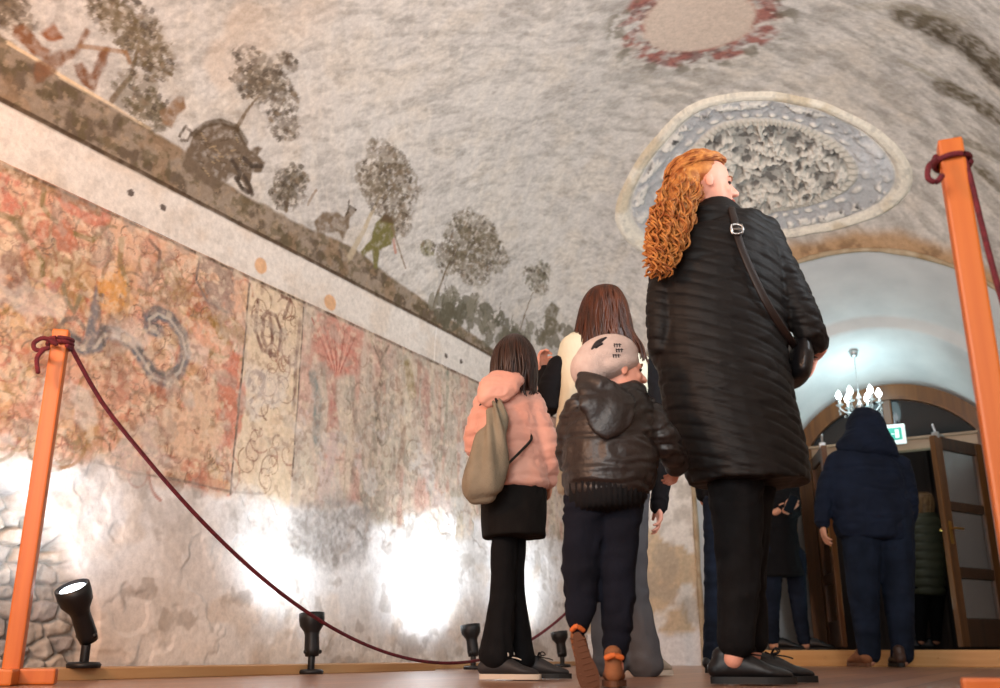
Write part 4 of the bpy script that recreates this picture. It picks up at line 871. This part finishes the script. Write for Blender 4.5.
# handbag under her arm
hb = thing('handbag', 'black leather handbag with buckled shoulder strap, under the arm of the woman in quilted coat', 'handbag', J((797, 368, .02))); O = hb.location.copy()
LEA = mat('bag_leather', '#151416', .35, bump=.15, bscale=120); BRN = mat('strap_brown', '#1f1411', .5)
m = MB(O); m.tube([J((797, 345, .05)), J((797, 360, .05)), J((795, 376, .05))], [(.030, .10), (.042, .12), (.040, .115)], n=18, smooth=2); m.blob('bag_body', LEA, hb, .006, 2)
m = MB(O); m.tube([J((731, 207, -.085)), J((735, 222, -.122)), J((739, 240, -.142)), J((750, 268, -.150)), J((768, 305, -.140)), J((787, 335, -.08)), J((797, 350, .0))], [(.013, .003)] * 7, n=8, smooth=5, caps='flat'); st = m.build('strap', BRN, hb, True)
m = MB(O); bc = J((737, 229, -.148)); fr_ = [bc + EX * x + EZ * z for x, z in ((-.016, -.014), (-.019, 0), (-.016, .014), (0, .017), (.016, .014), (.019, 0), (.016, -.014), (0, -.017), (-.016, -.014))]; m.tube(fr_, .0045, n=8); m.tube([bc + EX * -.016, bc + EX * .016], .003, n=6); m.build('buckle', STEEL, st, True)

# ------------------------------------------------------------------ the girl in the pink jacket
f = Fig('person', 'girl in pink puffer jacket, black skirt and flared black trousers, seen from behind', 'person', 506, 3.5); J = f.J
hc = J((514, 363)); m = f.mb(); fp = head(m, hc, EY * .95 + EX * .25, .19)
f.limb(m, [(512, 380, 0, 11), (510, 398, 0, 12)]); f.trunk(m, [(400, 490, 526, .05), (430, 488, 532, .075), (470, 490, 534, .06), (500, 492, 534, .06)])
f.limb(m, [(488, 404, 0, 9), (478, 440, .06, 8), (484, 470, .16, 6)]); f.limb(m, [(530, 402, 0, 9), (548, 440, 0, 8), (549, 478, .06, 6)])
f.limb(m, [(503, 530, 0, 9), (502, 590, 0, 8), (497, 655, 0, 7), (494, 668, 0, 7)]); f.limb(m, [(513, 530, .06, 8), (513, 590, .06, 7), (519, 655, .1, 6), (519, 666, .1, 6)])
w_ = J((549, 480, .06)); hand(m, w_, EY * .6 - EZ * .6, -EX, .13, .8); w_ = J((484, 471, .17)); hand(m, w_, EY, EX, .13, .8, -1)
m.blob('body', SKIN, f.o, .005, 2)
PINK = mat('pink_nylon', '#d69a88', .5, noise=('#dda896', 8), bump=.12, bscale=90, sheen=.2)
m = f.mb(); f.trunk(m, [(384, 496, 527, .065), (394, 483, 534, .085), (405, 477, 538, .10), (430, 475, 541, .115), (460, 478, 546, .12), (478, 480, 549, .125), (487, 481, 549, .125)])
f.limb(m, [(486, 404, 0, 13), (474, 440, .05, 12), (482, 466, .14, 9)]); f.limb(m, [(531, 404, 0, 14), (545, 440, -.01, 13.5), (548, 462, .0, 12), (549, 480, .04, 9)])
m.blob('jacket', PINK, f.o, .008, 3, seam(.062, .006, -.12, .006, 1, .12, wrinkle(f.O, .005, 11)))
m = f.mb(); f.limb(m, [(519, 376, -.06, 10, .7), (505, 382, -.10, 19, .55), (492, 392, -.12, 17, .5), (485, 402, -.115, 9, .6)]); f.limb(m, [(528, 378, -.01, 8), (530, 390, .01, 8)])
m.blob('hood', PINK, f.o, .007, 4, wrinkle(f.O, .005, 14, 1, 1, 3))
SK = BLK('black_skirt', '#110f0f', c2='#191716'); m = f.mb(); f.trunk(m, [(474, 490, 540, .09), (486, 484, 545, .108), (494, 482, 547, .112), (515, 481, 546, .118), (538, 482, 546, .12)], caps='flat'); m.blob('skirt', SK, f.o, .008, 2, wrinkle(f.O, .005, 10, 1.4, .4, 4))
FT = BLK('flared_trousers', '#0f0f11'); m = f.mb(); f.limb(m, [(504, 505, 0, 14), (504, 560, 0, 13), (502, 595, 0, 13), (499, 630, 0, 15), (496, 655, 0, 18)]); f.limb(m, [(514, 505, .06, 13), (513, 560, .06, 12.5), (513, 595, .06, 12), (516, 630, .09, 14), (519, 658, .1, 17)])
m.blob('trousers', FT, f.o, .008, 3, wrinkle(f.O, .005, 9, 1, .5, 5))
CRM = mat('cream_rubber', '#cdbfae', .6); SN = mat('dark_sneaker', '#2a2829', .6)
shoe(f, floor_at(481, 3.50, .004), EX * .97 - EY * .22, .205, EZ, (SN, CRM), laces=mat('pale_lace', '#c9c0b4', .8), high=.36); shoe(f, floor_at(514, 3.62, .004), EX * .96 - EY * .12, .20, EZ, (SN, SOLE), laces=LACE, high=.36)
HB = mat('dark_brown_hair', '#20110b', .45, noise=('#3a2015', 50), spec=.4, stretch=(1, 1, .12))
rows = [(336, 509, 520, .025), (342, 502, 527, .065), (352, 495, 533, .100), (366, 492, 536, .108, -.004), (380, 491, 536, .100, -.008), (392, 495, 535, .075, -.01)]
m = f.mb(); f.trunk(m, rows); hair_strands(f, m, rows, 130, .0055, 11, .012, (2.6, 7.0)); m.build('hair', HB, f.o, True)
# drawstring backpack
bp = thing('drawstring_backpack', 'olive drawstring backpack hanging on the back of girl in pink jacket', 'backpack', J((483, 495, -.16))); O = bp.location.copy()
OL = mat('olive_canvas', '#7d7361', .85, noise=('#8f8572', 12), bump=.3, bscale=160); CORD = mat('black_cord', '#16130f', .8)
m = MB(O); P, R_ = f.secs([(404, 494, 502, .014, -.14), (410, 489, 504, .03, -.15), (428, 482, 508, .05, -.165), (450, 471, 509, .062, -.175), (474, 462, 507, .066, -.18), (490, 461, 502, .055, -.175), (497, 468, 496, .03, -.17)]); m.tube(P, R_, n=24, smooth=3)
def folds(co, no):
    x = co @ np.array(EX); z = co[:, 2]; zz = (z - z.min()) / (z.max() - z.min()); xr = (x - x.mean()) / (.02 + .07 * (1 - zz)); return .010 * np.sin(xr * 6.5 + 1.5 * zz) * (.25 + .75 * zz) + .004 * (fbm(x * 18, z * 8, 430) - .5) * 2
m.blob('bag_body', OL, bp, .006, 2, folds)
m = MB(O); m.tube([J((530, 434, -.085)), J((531, 440, -.10)), J((520, 452, -.145)), J((508, 464, -.17)), J((500, 474, -.18))], .005, n=8, smooth=5); m.build('cord_strap', CORD, bp, True)
m = MB(O); m.tube([J((498, 406, -.145)), J((494, 396, -.13)), J((486, 398, -.10)), J((480, 406, -.04))], .005, n=8, smooth=5); m.build('cord_strap', CORD, bp, True)

# ------------------------------------------------------------------ the teenager in the pale vest
f = Fig('person', 'brown haired teenager in pale yellow vest over black sleeves, behind the boy', 'person', 625, 4.05); J = f.J
hc = J((604, 320)); m = f.mb(); fp = head(m, hc, EY, .215)
f.limb(m, [(604, 336, 0, 12), (603, 356, 0, 13)]); f.trunk(m, [(362, 575, 632, .06), (390, 570, 636, .09), (440, 574, 632, .09), (480, 576, 640, .08)])
f.limb(m, [(562, 368, 0, 9), (548, 405, -.01, 8), (545, 378, .12, 6)]); f.limb(m, [(644, 368, 0, 9), (661, 440, 0, 8), (657, 498, .04, 6)])
f.limb(m, [(602, 508, 0, 14), (604, 585, 0, 10), (610, 655, 0, 7), (610, 668, 0, 7)]); f.limb(m, [(632, 508, 0, 14), (634, 580, 0, 10), (645, 655, 0, 7), (647, 668, 0, 7)])
w_ = J((545, 377, .12)); hand(m, w_, EZ * .9 - EX * .12, EX * .6 - EY * .6, .165, 1.1, -1); w_ = J((657, 500, .04)); hand(m, w_, -EZ + EX * .1, -EX, .165, .6, 1)
m.blob('body', SKIN2, f.o, .0052, 2)
m = f.mb(); f.trunk(m, [(352, 590, 620, .06), (362, 560, 645, .08), (380, 562, 642, .10), (440, 566, 640, .10), (490, 568, 644, .11)])
f.limb(m, [(561, 368, 0, 14), (550, 390, -.01, 13.5), (547, 408, 0, 12), (544, 372, .12, 8.5)]); f.limb(m, [(646, 368, 0, 13), (659, 410, 0, 12), (663, 445, 0, 11.5), (659, 507, .04, 9)])
m.blob('sweater', BLK('black_knit', '#131114'), f.o, .008, 3, wrinkle(f.O, .005, 10, 1, 1, 6))
VEST = mat('pale_yellow_vest', '#e4dfc6', .7, noise=('#d9d6bf', 7), bump=.15, bscale=80)
m = f.mb(); f.trunk(m, [(346, 572, 638, .085, -.01), (352, 558, 648, .10, -.01), (366, 556, 650, .115, -.01), (400, 558, 648, .125, -.01), (440, 556, 648, .13, -.01), (470, 555, 648, .13, -.01), (492, 558, 646, .125, -.01)])
m.blob('vest', VEST, f.o, .009, 3, wrinkle(f.O, .006, 8, 1, .7, 7))
GT = mat('grey_trousers', '#4c4c50', .85, spec=.2, noise=('#58585b', 10), bump=.25, bscale=250); m = f.mb(); f.trunk(m, [(478, 568, 644, .11), (498, 580, 654, .11)])
f.limb(m, [(603, 495, 0, 18), (604, 545, 0, 14), (604, 590, 0, 12.5), (606, 630, 0, 15), (611, 662, 0, 18)]); f.limb(m, [(632, 495, 0, 18), (634, 545, 0, 14), (636, 590, 0, 13), (641, 630, 0, 15.5), (646, 664, 0, 18)])
m.blob('trousers', GT, f.o, .009, 3, wrinkle(f.O, .006, 8, 1, .5, 8))
BG = mat('beige_suede', '#a89c8b', .8); shoe(f, floor_at(644, 4.02, .004), EX * .55 + EY * .83, .235, EZ, (BG, CRM), high=.34); shoe(f, floor_at(608, 4.02, .004), EY + EX * .1, .235, EZ, (BG, CRM), high=.34)
HR = mat('chestnut_hair', '#2c140a', .42, noise=('#572a13', 45), spec=.4, stretch=(1, 1, .12))
rows = [(287, 599, 611, .03), (292, 590, 619, .075), (303, 583, 625, .10), (318, 579, 629, .108), (334, 576, 633, .102, -.012), (346, 573, 641, .085, -.03), (356, 574, 644, .06, -.06)]
m = f.mb(); f.trunk(m, rows); hair_strands(f, m, rows, 170, .006, 12, .014, (2.7, 7.0)); m.build('hair', HR, f.o, True)

# ------------------------------------------------------------------ the boy
f = Fig('person', 'small boy in dark leather jacket, pale knit beanie and navy joggers, one heel lifted', 'person', 607, 2.75, skin=SKIN2); J = f.J
hf = (EX * .93 + EY * .28 - EZ * .0).normalized(); hc = J((617, 371)); HH = .192; m = f.mb(); fp = head(m, hc, hf, HH)
f.limb(m, [(610, 378, 0, 13), (608, 402, 0, 13)]); f.trunk(m, [(414, 588, 638, .05), (430, 580, 644, .085), (470, 582, 636, .08)])
f.limb(m, [(588, 410, 0, 9), (570, 450, .05, 7), (578, 478, .14, 6)]); f.limb(m, [(642, 412, 0, 9), (665, 440, -.02, 6.5), (676, 464, .08, 6)])
f.limb(m, [(586, 510, 0, 18), (581, 570, 0, 13), (579, 618, -.0, 8), (579, 626, .0, 7)]); f.limb(m, [(621, 510, 0, 18), (619, 575, 0, 13), (615, 650, 0, 9), (615, 668, 0, 9)])
w_ = J((677, 465, .09)); hand(m, w_, EY * .8 - EZ * .4, -EX, .115, .8); w_ = J((578, 479, .15)); hand(m, w_, EY, EX, .115, .8, -1)
m.blob('body', SKIN2, f.o, .0045, 2); face_parts(f, fp, hc, hf, HH, '#c0706a', '#8a6040')
LJ = mat('dark_leather', '#171211', .45, noise=('#231a18', 9), bump=.25, bscale=70, spec=.5)
m = f.mb(); f.trunk(m, [(390, 590, 618, .07), (397, 579, 634, .10), (409, 571, 655, .115), (440, 564, 658, .125), (470, 561, 656, .13), (490, 562, 650, .125), (496, 565, 647, .118)])
f.limb(m, [(580, 406, 0, 16), (568, 450, .05, 14), (576, 476, .12, 10)]); f.limb(m, [(646, 412, 0, 17), (664, 438, -.02, 15.5), (672, 452, .02, 14), (677, 465, .07, 12)])
m.blob('jacket', LJ, f.o, .0065, 3, seam(.135, .007, .06, .008, 2, .05, wrinkle(f.O, .007, 8, .7, 1.7, 9)))
m = f.mb(); f.limb(m, [(586, 384, -.07, 13, .8), (605, 400, -.115, 30, .30), (606, 418, -.125, 27, .22), (598, 432, -.125, 14, .25)]); f.limb(m, [(582, 376, -.06, 6), (602, 385, -.11, 9), (622, 394, -.09, 7)])
m.blob('hood', LJ, f.o, .0065, 4, wrinkle(f.O, .005, 10, .7, 1, 10))
m = f.mb(); f.trunk(m, [(490, 564, 648, .120), (500, 565, 645, .118), (508, 569, 642, .11)]); m.blob('hem_band', BLK('ribbed_black', '#181516'), f.o, .007, 2, lambda co, no: .003 * np.sin((co @ np.array(EX)) * 420))
NV = mat('navy_jersey', '#101119', .9, spec=.15, noise=('#161823', 9), bump=.2, bscale=260); m = f.mb(); f.trunk(m, [(482, 572, 642, .10), (500, 568, 643, .108)])
f.limb(m, [(588, 500, 0, 24), (584, 530, 0, 21), (580, 570, 0, 19), (581, 600, 0, 17), (579, 622, -.01, 13), (579, 628, -.01, 10)]); f.limb(m, [(620, 502, 0, 24), (621, 530, 0, 20), (619, 570, 0, 18), (618, 615, 0, 16), (615, 646, 0, 13), (615, 656, 0, 11)])
m.blob('joggers', NV, f.o, .0075, 3, wrinkle(f.O, .007, 9, 1, 1, 11))
BS = mat('brown_suede', '#7a4a2c', .8, noise=('#8b5734', 20)); BSO = mat('brown_rubber', '#5f3a24', .7); ORL = mat('orange_lining', '#c9652c', .7)
h0 = J((577, 634, -.035)); tp = floor_at(590, 2.735, .012)
u = shoe(f, h0, tp - h0, max(.165, min(.19, (tp - h0).length * .97)), EY * .9 + EZ * .2, (BS, BSO), high=.40)
m = f.mb(); m.tube([J((572, 630, -.03)), J((577, 626, -.040)), J((583, 630, -.03))], .007, n=8, smooth=4); m.build('heel_tab', ORL, u, True); m = f.mb()
dv = (tp - h0).normalized()
for k in range(10): c = h0 + dv * (.012 + k * .016) + EY * .002; m.tube([c - EX * .02, c - EX * .004 + dv * .006, c + EX * .02], .003, n=6)
m.build('tread', BSO, u, True)
u = shoe(f, floor_at(614, 2.66, .004), EY + EX * .12, .185, EZ, (BS, BSO), high=.46)
m = f.mb(); c = floor_at(614, 2.655, .078); m.tube([c - EX * .02, c - EY * .006 + EZ * .006, c + EX * .02], .0075, n=8, smooth=4); m.build('heel_tab', ORL, u, True)
BN = mat('pale_pink_knit', '#c0aca4', .9, noise=('#cbb8b0', 40), bump=.5, bscale=260); m = f.mb(); sd = hf.cross(EZ); bk = hc + EZ * .036 - hf * .032
ta = (hf * .95 + EZ * .30).normalized(); tu = (EZ * .95 - hf * .30).normalized(); m.ell(bk + tu * .002, (.082, .100, .070), (sd, ta, tu), 30, 20); m.ell(bk - tu * .030 - ta * .004, (.083, .098, .042), (sd, ta, tu), 30, 16); m.ell(bk - ta * .065 - tu * .02, (.072, .055, .062), (sd, ta, tu))
bean = m.blob('beanie', BN, f.o, .005, 4)
PR = mat('beanie_print', '#2a2426', .8)
def surf_pt(px, py):      # a point on the near side of the beanie
    p0_ = at(px, py, 2.4); d_ = (p0_ - cam.location).normalized(); mw = bean.data; inv = Vector(f.O)
    ok, loc, nor, idx = bean.ray_cast(cam.location - inv, d_)
    return (loc + inv + nor * .001) if ok else at(px, py, f.D - .09)
bpy.context.view_layer.update()
m = f.mb(); m.tube([surf_pt(592, 349), surf_pt(598, 343), surf_pt(606, 338)], [.003, .008, .003], n=8, smooth=4); m.tube([surf_pt(596, 346), surf_pt(602, 344)], [.009, .004], n=8); m.build('printed_mark', PR, bean, True)
m = f.mb()
for (cx_, cy_) in ((617, 344), (619, 349), (616, 354.5)):
    for k in range(3):
        a_, b_ = (cx_ - 3 + 2.6 * k, cy_), (cx_ - 2.6 + 2.6 * k, cy_ + 2.8); m.tube([surf_pt(*a_), surf_pt(*b_)], .0018, n=5); m.tube([surf_pt(*a_), surf_pt(a_[0] + 1.8, a_[1] + .6)], .0014, n=5)
m.build('printed_lettering', PR, bean, True)

# ------------------------------------------------------------------ the man in the hooded coat
f = Fig('person', 'man in dark navy hooded coat and jeans walking to the arched doorway', 'person', 884, 6.55); J = f.J
hc = J((866, 430)); m = f.mb(); fp = head(m, hc, EY, .225); f.limb(m, [(866, 445, 0, 9), (866, 460, 0, 10)])
f.trunk(m, [(462, 838, 896, .08), (490, 842, 896, .12), (510, 845, 902, .10)])
f.limb(m, [(836, 462, 0, 7), (824, 492, 0, 6), (822, 522, 0, 4.5)]); f.limb(m, [(898, 464, 0, 7), (908, 500, 0, 6), (906, 524, .12, 4.5)])
f.limb(m, [(862, 535, 0, 14), (864, 590, 0, 9), (868, 650, 0, 7), (869, 660, 0, 7)]); f.limb(m, [(896, 535, 0, 14), (898, 590, 0, 9), (902, 650, 0, 7), (902, 660, 0, 7)])
w_ = J((822, 523, 0)); hand(m, w_, -EZ + EX * .05, EX, .18, .6, -1); w_ = J((906, 525, .12)); hand(m, w_, -EZ + EY * .3, -EX, .18, .7, 1)
m.blob('body', SKIN, f.o, .006, 2)
NC = mat('navy_coat', '#111725', .85, spec=.2, noise=('#182032', 8), bump=.2, bscale=120); m = f.mb()
f.trunk(m, [(448, 850, 884, .09), (456, 836, 898, .12), (466, 829, 904, .14), (490, 828, 908, .155), (515, 832, 912, .165), (532, 836, 913, .165), (538, 838, 912, .16)])
f.limb(m, [(836, 462, 0, 10), (825, 492, 0, 9.5), (822, 522, 0, 7.5)]); f.limb(m, [(900, 464, 0, 10), (909, 498, 0, 9.5), (907, 524, .1, 8)])
m.blob('coat', NC, f.o, .011, 3, wrinkle(f.O, .010, 7, 1, 1, 13))
m = f.mb(); f.trunk(m, [(409, 861, 872, .05), (413, 853, 879, .10), (422, 848, 884, .135), (434, 845, 888, .14), (444, 840, 895, .14, -.02), (452, 836, 898, .12, -.03), (457, 842, 892, .08, -.03)])
m.blob('hood', NC, f.o, .009, 4, wrinkle(f.O, .006, 12, 1, 1, 14))
JN = mat('blue_jeans', '#121823', .9, spec=.15, noise=('#1e2636', 7), bump=.2, bscale=200); m = f.mb(); f.trunk(m, [(512, 842, 908, .13), (530, 840, 910, .13)])
f.limb(m, [(862, 525, 0, 21), (862, 560, 0, 18), (864, 600, 0, 15), (868, 640, 0, 12), (869, 654, 0, 11.5)]); f.limb(m, [(892, 525, 0, 21), (896, 560, 0, 18), (899, 600, 0, 15), (902, 640, 0, 12), (902, 654, 0, 11.5)])
m.blob('jeans', JN, f.o, .011, 3, wrinkle(f.O, .006, 6, 1, 1, 15))
shoe(f, floor_at(869, 6.50, .004), EY - EX * .05, .29, EZ, (BS, BSO), high=.36); shoe(f, floor_at(902, 6.46, .004), EY + EX * .22, .29, EZ, (mat('brown_leather', '#3d281e', .5), SOLE), high=.36)

# ------------------------------------------------------------------ the visitor holding a phone in the passage
f = Fig('person', 'visitor in black knee length coat holding a phone, standing in the doorway passage', 'person', 787, 7.72, .105); J = f.J
hf = (EX * .8 - EY * .3).normalized(); hc = J((782, 452)); m = f.mb(); fp = head(m, hc, hf, .21); f.limb(m, [(781, 462, 0, 7), (780, 474, 0, 7)])
f.trunk(m, [(478, 768, 794, .06), (500, 770, 796, .09), (540, 770, 798, .08)])
f.limb(m, [(771, 482, .05, 5), (768, 514, .08, 4), (776, 512, -.1, 3.5)]); f.limb(m, [(792, 482, -.02, 5), (794, 512, -.06, 4), (786, 510, -.20, 3.5)])
f.limb(m, [(775, 560, 0, 9), (772, 600, 0, 7), (773, 638, 0, 5), (774, 645, 0, 5)]); f.limb(m, [(795, 560, 0, 9), (798, 600, 0, 7), (804, 638, 0, 5), (805, 645, 0, 5)])
w_ = J((786, 510, -.20)); hand(m, w_, EX * .5 - EY * .5 + EZ * .4, EZ * .5 + EX * .6, .165, 1.0, 1); w_ = J((776, 512, -.1)); hand(m, w_, EX * .8 + EZ * .2, -EY, .165, .7, -1)
m.blob('body', SKIN, f.o, .0062, 2); face_parts(f, fp, hc, hf, .21)
KC = BLK('black_wool', '#101013'); m = f.mb(); f.trunk(m, [(474, 774, 789, .07), (480, 765, 797, .10), (500, 766, 797, .12), (530, 767, 797, .125), (560, 765, 801, .14), (577, 764, 805, .15)], caps='flat')
f.limb(m, [(771, 484, .05, 7), (768, 514, .08, 6), (774, 513, -.06, 5)]); f.limb(m, [(792, 484, -.02, 7), (795, 513, -.06, 6), (789, 511, -.16, 5)])
m.blob('coat', KC, f.o, .011, 3, wrinkle(f.O, .007, 8, 1, .7, 16))
m = f.mb(); f.trunk(m, [(540, 768, 799, .10), (556, 767, 800, .10)]); f.limb(m, [(775, 550, 0, 11), (772, 600, 0, 8.5), (773, 640, 0, 6.5)]); f.limb(m, [(795, 556, 0, 11), (798, 600, 0, 8.5), (804, 640, 0, 6.5)]); m.blob('jeans', JN, f.o, .010, 3, wrinkle(f.O, .006, 9, 1, 1, 17))
for px_ in (772, 803): shoe(f, floor_at(px_, 7.74, .108), EX * .85 - EY * .3, .24, EZ, (SH, SOLE), high=.36)
m = f.mb(); rows = [(441, 776, 788, .05), (446, 772, 793, .085), (456, 770, 793, .09, .02), (470, 769, 788, .07, .03), (486, 769, 785, .05, .05)]; f.trunk(m, rows); hair_strands(f, m, rows, 60, .006, 13, .01); m.build('hair', HB, f.o, True)
ph_ = thing('phone', 'dark phone held in the hand of the visitor in the passage', 'phone', J((791, 504, -.26))); R3 = Matrix.Rotation(YAW, 3, 'Z') @ Matrix.Rotation(.5, 3, 'Y')
m = MB(ph_.location); m.box(J((791, 504, -.26)), (.072, .010, .145), R3, .004); m.build('case', mat('phone_black', '#101114', .25), ph_)
m = MB(ph_.location); m.box(J((791, 504, -.26)) - EY * .0055, (.064, .002, .132), R3); m.build('screen', mat('phone_screen', '#1a2026', .08), ph_)

# ------------------------------------------------------------------ the person in the olive puffer beyond the door
f = Fig('person', 'light haired person in olive puffer jacket in the dark hall beyond the open door', 'person', 928, 9.5, .105); J = f.J
hc = J((923, 503)); m = f.mb(); hf = (EY * .4 - EX * .8).normalized(); fp = head(m, hc, hf, .215); f.limb(m, [(924, 511, 0, 5.5), (925, 520, 0, 6)])
f.trunk(m, [(520, 914, 938, .07), (550, 914, 938, .10), (575, 915, 940, .09)]); f.limb(m, [(912, 523, 0, 4), (908, 550, 0, 3.6), (910, 575, .1, 3)]); f.limb(m, [(940, 523, 0, 4), (943, 550, 0, 3.6), (942, 575, .1, 3)])
f.limb(m, [(921, 590, 0, 8), (921, 615, 0, 5), (921, 641, 0, 4)]); f.limb(m, [(936, 590, 0, 8), (936, 615, 0, 5), (936, 641, 0, 4)])
w_ = J((910, 576, .1)); hand(m, w_, -EZ, EX, .17, .6, -1); w_ = J((942, 576, .1)); hand(m, w_, -EZ, -EX, .17, .6, 1)
m.blob('body', SKIN, f.o, .0068, 2); face_parts(f, fp, hc, hf, .215)
OP = mat('olive_puffer', '#4a4a38', .55, noise=('#56553f', 7)); m = f.mb(); f.trunk(m, [(513, 917, 934, .09), (519, 910, 942, .12), (545, 909, 944, .15), (575, 910, 945, .16), (595, 912, 944, .15)])
f.limb(m, [(912, 524, 0, 6), (908, 550, 0, 5.5), (910, 575, .08, 4.5)]); f.limb(m, [(940, 524, 0, 6), (944, 550, 0, 5.5), (942, 575, .08, 4.5)])
m.blob('puffer_jacket', OP, f.o, .012, 3, seam(.085, .016, 0, .005, 3, .16))
m = f.mb(); f.trunk(m, [(572, 915, 941, .11), (588, 914, 942, .11)]); f.limb(m, [(921, 585, 0, 10), (921, 615, 0, 7), (921, 639, 0, 5)]); f.limb(m, [(936, 588, 0, 10), (936, 615, 0, 7), (936, 639, 0, 5)]); m.blob('trousers', TR, f.o, .012, 2)
for px_ in (920, 935): shoe(f, floor_at(px_, 9.5, .108), EY * .4 - EX * .8, .26, EZ, (SH, SOLE), high=.36)
HL = mat('light_brown_hair', '#7a5a3a', .5, noise=('#97744c', 40)); m = f.mb(); rows = [(493, 919, 927, .05), (496, 915, 931, .09), (503, 914, 933, .10, -.01), (511, 916, 933, .08, -.02), (518, 919, 933, .05, -.03)]; f.trunk(m, rows); hair_strands(f, m, rows, 60, .006, 14, .01); m.build('hair', HL, f.o, True)

# ------------------------------------------------------------------ the visitor hidden behind the woman
f = Fig('person', 'mostly hidden visitor in navy jeans, leg and sleeve showing past the woman in quilted coat', 'person', 722, 4.6); J = f.J
hc = J((728, 345)); m = f.mb(); fp = head(m, hc, EY * .6 + EX * .6, .20); f.limb(m, [(727, 360, 0, 11), (727, 374, 0, 12)])
f.trunk(m, [(380, 706, 750, .06), (420, 706, 750, .09), (470, 708, 750, .10), (490, 708, 752, .09)]); f.limb(m, [(702, 386, 0, 8), (699, 440, 0, 7), (704, 490, .05, 5)]); f.limb(m, [(754, 386, 0, 8), (758, 440, 0, 7), (752, 480, .1, 5)])
f.limb(m, [(718, 510, 0, 13), (714, 580, 0, 8.5), (712, 652, 0, 6.5), (712, 664, 0, 6.5)]); f.limb(m, [(742, 510, 0, 13), (742, 580, 0, 8.5), (742, 652, 0, 6.5), (742, 664, 0, 6.5)])
w_ = J((704, 491, .05)); hand(m, w_, EY * .8 - EZ * .4, EX, .15, .7, -1); w_ = J((752, 481, .1)); hand(m, w_, EY, -EX, .15, .7, 1)
m.blob('body', SKIN, f.o, .006, 2); face_parts(f, fp, hc, (EY * .6 + EX * .6).normalized(), .20)
m = f.mb(); f.trunk(m, [(374, 716, 740, .07), (382, 700, 756, .10), (430, 700, 756, .12), (480, 702, 756, .13), (505, 706, 756, .13)]); f.limb(m, [(702, 388, 0, 11), (699, 440, 0, 10), (704, 495, .04, 7.5)]); f.limb(m, [(754, 388, 0, 11), (758, 440, 0, 10), (752, 476, .08, 8)])
m.blob('jacket', BLK('black_jacket', '#131317'), f.o, .010, 3, wrinkle(f.O, .007, 8, 1, 1, 18))
m = f.mb(); f.trunk(m, [(486, 706, 754, .12), (500, 706, 754, .12)]); f.limb(m, [(719, 500, 0, 16), (716, 550, 0, 12), (715, 600, 0, 11), (713, 655, 0, 10)]); f.limb(m, [(740, 500, 0, 16), (742, 550, 0, 12), (742, 600, 0, 11), (742, 655, 0, 10)]); m.blob('jeans', JN, f.o, .009, 3, wrinkle(f.O, .006, 9, 1, 1, 19))
shoe(f, floor_at(708, 4.58, .004), EY * .8 + EX * .5, .24, EZ, (SH, SOLE), high=.36); shoe(f, floor_at(738, 4.58, .004), EY * .8 + EX * .5, .24, EZ, (SH, SOLE), high=.36)
m = f.mb(); rows = [(330, 722, 735, .05), (335, 715, 742, .085), (346, 711, 744, .095), (360, 714, 742, .08, -.01), (374, 718, 740, .05, -.02)]; f.trunk(m, rows); hair_strands(f, m, rows, 60, .006, 15, .01); m.build('hair', HB, f.o, True)
